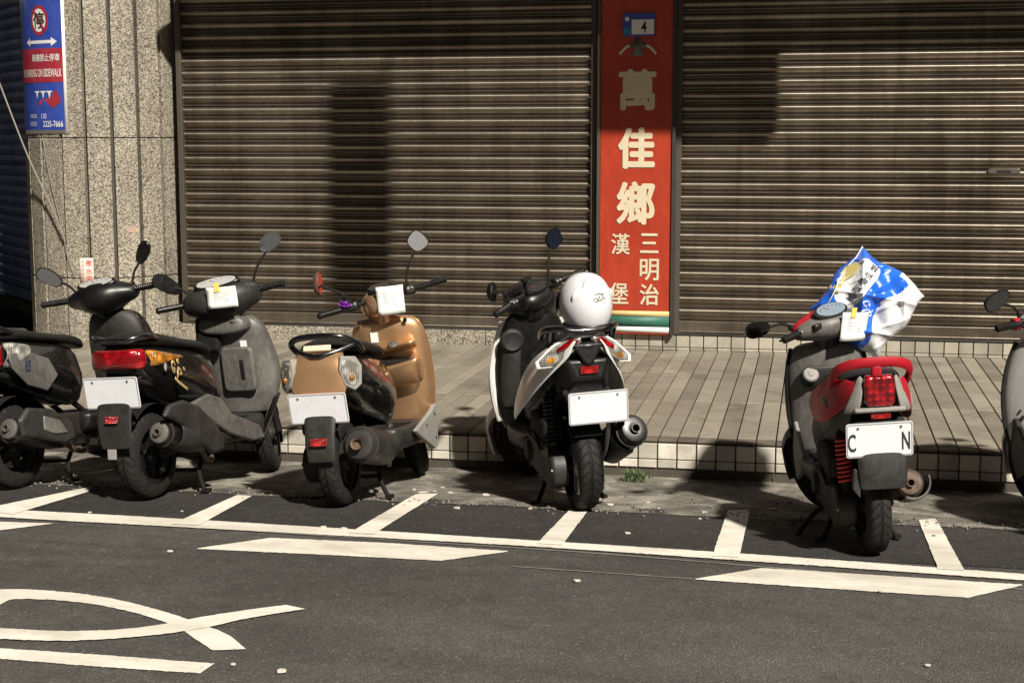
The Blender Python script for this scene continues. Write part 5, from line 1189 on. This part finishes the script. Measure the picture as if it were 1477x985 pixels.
# ------------------------------------------------------------------ F: silver, cut by the frame
def scooter_f():
    k = bike('scooter', 'silver grey scooter with scuffed leg shield parked right of the red scooter', 1.43, -1.52, 102, 4, 10, 1.0)
    wheel(k, 'rear_wheel', 0); engine(k); front_end(k, M_silver); centre_stand(k); exhaust(k, body=M_blk); spring_shock(k)
    lv = [(.26, .94, .98, .15, 1.02), (.36, .92, .97, .195, 1.05), (.48, .885, .94, .225, 1.16), (.62, .855, .905, .235, 1.22), (.76, .82, .87, .215, 1.17), (.86, .80, .85, .18, 1.08), (.905, .80, .845, .14, 1.02), (.915, .82, .85, .08, .97)]
    shield(k, lv, M_silver, M_silver)
    for s in (-1, 1):
        newobj('edge_trim', *tube([(.875, s*.18, .88), (.895, s*.222, .77), (.93, s*.242, .63), (.965, s*.232, .48), (.995, s*.20, .36), (1.0, s*.155, .26)], .010, 8), M_redp if False else M_dgrey, k.root)
        newobj('lower_guard', *prism([(.72, .34), (.92, .50), (.985, .46), (.985, .28), (.92, .18), (.80, .22)], s*.17, s*.20, 'xz'), M_dgrey, k.root, bev=.01, bseg=3)
        for z in (.72, .50): newobj('screw', *lathe([(0, -.008), (.010, -.007), (.011, 0)], 10, 'x', (.895, s*.16, z)), M_matt, k.root)
    floorboard(k, M_dgrey); neck(k, .86, .96, .075, .06, M_blk)
    cage(k, 'tail_body', [TS(-.42, .74, .70, .04, .05, .72, .04), TS(-.37, .765, .65, .09, .125, .71, .08), TS(-.22, .775, .57, .11, .165, .69, .10), TS(0, .775, .49, .12, .18, .64, .12), TS(.25, .75, .42, .13, .185, .58, .14), TS(.48, .70, .37, .12, .16, .52, .13)], M_silver)
    cage(k, 'seat', [SS(-.38, .80, .775, .07), SS(-.30, .825, .765, .115), SS(-.1, .835, .765, .145), SS(.10, .81, .75, .15), SS(.28, .79, .74, .14), SS(.44, .785, .715, .12), SS(.53, .755, .69, .085)], M_vinyl)
    cage(k, 'tail_light', [BND(-.44, .03, .69, .735), BND(-.41, .10, .66, .745), BND(-.36, .135, .65, .75), BND(-.26, .160, .66, .745)], M_lred)
    rear_fender(k, [(-.30, .62), (-.40, .57), (-.45, .47), (-.46, .38), (-.45, .31)]); plate(k, (-.455, 0, .52), pitch=-12)
    bar_cover(k, .80, .99, [(0, .11, .075, -.02, .0), (.08, .105, .07, -.015, .002), (.15, .06, .045, 0, .004), (.205, .028, .028, 0, 0)], M_silver)
    newobj('bar_collar', *tube([(.80, .20, .99), (.795, .235, .99)], .03, 12, 1), M_redp, k.root, Mx=k.S)
    gauge(k, (.735, 0, 1.055), .09, .04, 52)
    grips(k, .80, .99, .345, .06, levcol=M_chrome)
    mirror(k, 1, (.83, .17, 1.02), (.80, .30, 1.12), (.075, .042), 10, -24, -14, glass=plain('mirror_dim', (.35, .35, .35), .06, 1.))
    mirror(k, -1, (.83, -.17, 1.02), (.80, -.30, 1.12), (.075, .042), -10, 24, -14)
    short_tail(k, .72)
    detail(k, True)
    return k
KA, KB, KC, KD, KE, KF = scooter_a(), scooter_b(), scooter_c(), scooter_d(), scooter_e(), scooter_f()

# ------------------------------------------------------------------ helmet on the white scooter
def helmet(Mx):
    r = label(empty('helmet', Mx), 'white three-quarter motorcycle helmet resting on the tail of the black and white scooter', 'helmet')
    V, F = [], []; nu, nv = 36, 20
    for j in range(nv+1):
        b = R(-38+128*j/nv)
        for i in range(nu):
            a = 2*math.pi*i/nu; c = math.cos(a)
            rx = .138*(1.0+.06*c); p = Vector((rx*math.cos(b)**.85*c if j < nv else 0, .120*math.cos(b)**.85*math.sin(a) if j < nv else 0, .150*math.sin(b)))
            if b < 0: p.x *= 1-.06*abs(b); p.y *= 1-.10*abs(b)
            p.z += .02*math.exp(-((a-math.pi)/1.1)**2)*(-.5 if b < 0 else 0)
            V.append(p)
    for j in range(nv):
        for i in range(nu): F.append([j*nu+i, j*nu+(i+1) % nu, (j+1)*nu+(i+1) % nu, (j+1)*nu+i])
    # brow opening at the front is left out of the shell
    F = [f for f in F if not (sum(V[i].x for i in f)/4 > .085 and sum(V[i].z for i in f)/4 < .055)]
    newobj('shell', V, F, plain('helmet_white', (.66, .66, .69), .22, coat=.7, dust=.10), r, solid=.008)
    newobj('liner', *ellipsoid((0, 0, -.005), (.125, .108, .13), 24, 14, -45, 80), M_matt, r)
    ring = [Vector((.130*(1+.05*math.cos(2*math.pi*i/40))*math.cos(2*math.pi*i/40)*.93, .118*.90*math.sin(2*math.pi*i/40), -.094)) for i in range(40)]
    newobj('rim_trim', *tube([tuple(p) for p in ring], .009, 8, 1, True), M_blk, r)
    newobj('visor', *lathe([(.142, -.055), (.150, -.01), (.148, .045), (.140, .06)], 18, 'z', a0=R(-75), a1=R(75)), plain('visor_smoke', (.03, .03, .035), .06, coat=1.), r, solid=.003)
    def surf(a, b, l=0): 
        a, b = R(a), R(b); return Vector(((.138*(1+.06*math.cos(a)))*math.cos(b)**.85*math.cos(a)*(1+l), .120*math.cos(b)**.85*math.sin(a)*(1+l), .150*math.sin(b)*(1+l)))
    for s in (-1, 1):
        newobj('vent', *tube([surf(180+s*38, 34, .005), surf(180+s*30, 46, .022), surf(180+s*20, 60, .015), surf(180+s*8, 66, .0)], lambda t: .012*math.sin(math.pi*min(max(t, .08), .95))+.002, 10), MATS['helmet_white'], r)
        newobj('side_vent', *tube([surf(180+s*62, 10, .0), surf(180+s*58, 22, .02), surf(180+s*50, 32, .0)], lambda t: .010*math.sin(math.pi*min(max(t, .08), .95))+.002, 10), MATS['helmet_white'], r)
    lg = plain('logo_olive', (.16, .15, .10), .4)
    for pts in (((196, 22), (184, 24), (172, 23)), ((188, 23), (192, 17), (197, 13)), ((183, 20), (178, 14), (172, 17), (166, 13)), ((191, 15), (182, 12), (170, 11))):
        newobj('logo_stroke', *tube([surf(a, b, .012) for a, b in pts], .0042, 6), lg, r)
    for a, c_ in ((200, 'logo_pink'), (180, 'logo_olive'), (164, 'logo_navy')):
        m_ = plain(c_, {'logo_pink': (.6, .35, .3), 'logo_olive': (.16, .15, .10), 'logo_navy': (.05, .07, .18)}[c_], .4)
        newobj('sticker', *xf(lathe([(0, .001), (.011, .001), (.012, 0)], 14, 'x'), aim(surf(a, -12, .004), surf(a, -12, .2))), m_, r)
helmet(KD.M @ Matrix.Translation((-.14, -.045, 1.005)) @ Matrix.Rotation(R(-6), 4, 'Y') @ Matrix.Rotation(R(14), 4, 'Z'))

# ------------------------------------------------------------------ tissue pack on the red scooter
def tissue_pack():
    C_ = at(1252, 436, -.98); sc = (C_-CAM).dot(fwd)/FPX        # metres per pixel there
    vd = (C_-CAM).normalized(); ex = Vector((0, 0, 1)).cross(-vd).normalized(); ez = (-vd).cross(ex)*1
    ex = rgt.copy(); n = Vector((.05, -1, .18)).normalized(); ex = (ex-n*ex.dot(n)).normalized(); ez = n.cross(ex)*-1
    ez = ez if ez.z > 0 else -ez
    eu = ex*.78-ez*.62; ev = ex*.62+ez*.78; a = 60*sc
    rr_ = random.Random(4); wr = [(rr_.uniform(3, 9), rr_.uniform(3, 9), rr_.uniform(0, 6), rr_.uniform(.002, .006)) for _ in range(9)]
    def surf(u, v, l=0., back=False):
        """u,v in -1..1"""
        f = (1-min(abs(u), 1)**3.2)*(1-min(abs(v), 1)**3.2); w_ = sum(q[3]*math.sin(q[0]*u+q[1]*v*1.3+q[2]) for q in wr)+.006*math.sin(14*u+5*v)*abs(v)**2
        cr = .030*(1-abs(math.sin(2.6*u+1.9*v+.6)))**3+.022*(1-abs(math.sin(1.7*u-3.3*v+.4)))**4+.012*(1-abs(math.sin(6.5*u-3.7*v+1)))**3-.02*math.exp(-((u-.2)**2+(v+.35)**2)/.05)
        d = (.105 if not back else -.105)*f**.5+w_*(.4+.6*f)+cr*(.5+.5*f)+.03*max(0, u-.4)*(v+.2)
        rc = 1-.03*(u*v)**2; u, v = u*rc, v*rc
        k1 = 1+.05*math.sin(5*v+1)*abs(u); k2 = 1+.06*math.sin(4*u+.5)*abs(v)
        return C_+eu*a*u*k1+ev*a*v*k2+n*(d+l)
    root = label(empty('tissue_pack', Matrix.Translation(C_)), 'crumpled blue and white plastic pack of tissue propped on the red scooter handlebars', 'bag')
    def fol(name, pts2, mat, l, N_=None, faces=None): 
        return newobj(name, [surf(u, v, l)-C_ for u, v in pts2], faces, mat, root)
    def patch(name, inside, mat, l, n_=84):
        V, F, idx = [], [], {}
        for i in range(n_):
            for j in range(n_):
                q = [(-1+2*(i+di)/n_, -1+2*(j+dj)/n_) for di, dj in ((0, 0), (1, 0), (1, 1), (0, 1))]
                if inside(sum(p[0] for p in q)/4, sum(p[1] for p in q)/4):
                    f = []
                    for p in q:
                        if p not in idx: idx[p] = len(V); V.append(surf(p[0], p[1], l)-C_)
                        f.append(idx[p])
                    F.append(f)
        return newobj(name, V, F, mat, root)
    def film(name, col):
        m, t, b = nodes(name); b.inputs['Base Color'].default_value = col+(1,); b.inputs['Roughness'].default_value = .28; b.inputs['Coat Weight'].default_value = .5
        bump(t, b, noise(t, 16, 5, .6, objvec(t, (1, 1, 1)), 1.5), .35, .012); return m
    mb, mw = film('film_blue', (.015, .12, .62)), film('film_white', (.74, .74, .76))
    white = lambda u, v: u > .50-.28*math.exp(-((v-.12)/.35)**2)+.10*math.sin(6*v)*(v < .1) or (u > .2 and v > .86)
    patch('film', lambda u, v: not white(u, v), mb, 0); patch('white_film', white, mw, 0)
    V, F = [], []; n_ = 24
    for i in range(n_+1):
        for j in range(n_+1): V.append(surf(-1+2*i/n_, -1+2*j/n_, 0, True)-C_)
    for i in range(n_):
        for j in range(n_): F.append([i*(n_+1)+j, i*(n_+1)+j+1, (i+1)*(n_+1)+j+1, (i+1)*(n_+1)+j])
    newobj('back_film', V, F, mw, root)
    ov = lambda u, v: ((u+.50)/.32)**4+((v-.16)/.66)**4 < 1
    patch('label_panel', ov, mw, .0015, 120)
    ink = plain('pack_ink', (.04, .045, .06), .5)
    for i, ch in enumerate('抽取衛生紙'):
        g = text_geo(ch, .05, .0006); q = .0065*33
        fol('lettering', [(-.40-y*q*22*-1*0-(-x*0)+(-y)*4.1, -.22+.235*i+x*4.1) for x, y in g[0]], ink, .0055, faces=g[1])
    lab_ = [(-.98, -.30), (-.93, .30), (-.86, .56), (-.70, .52), (-.66, .30), (-.74, .0), (-.70, -.28), (-.82, -.36)]
    V2 = [(-.82, .08)]+lab_; fol('gold_label', V2, plain('pack_gold', (.50, .43, .16), .4), .009, faces=[[0, i+1, (i+1) % len(lab_)+1] for i in range(len(lab_))])
    g = text_geo('Only', .05, .0012); fol('label_text', [(-.81-y*3.4, .06+x*3.6) for x, y in g[0]], mw, .0125, faces=g[1])
    for u, v, r_ in ((.12, -.30, .10), (-.02, -.12, .07)):
        P_ = [surf(u+r_*math.cos(t*.5)*(1+.3*math.sin(t)), v+r_*math.sin(t*.5), .004)-C_ for t in range(12)]
        newobj('printed_swirl', *tube(P_, .0035, 5, 2), mw, root)
    newobj('tear_strip', *tube([surf(-.98+.25*i/6, .98-.32*i, .006)-C_ for i in range(7)], .003, 5, 2), mw, root)
    for i in range(2):
        newobj('handle_loop', *tube([surf(-.55+i*.3, -1, 0)-C_, surf(-.5+i*.3, -1.1, .0)-C_-ev*.02, surf(-.35+i*.3, -1.08, .01)-C_, surf(-.3+i*.3, -.98, 0)-C_], .005, 6), mb, root)
tissue_pack()
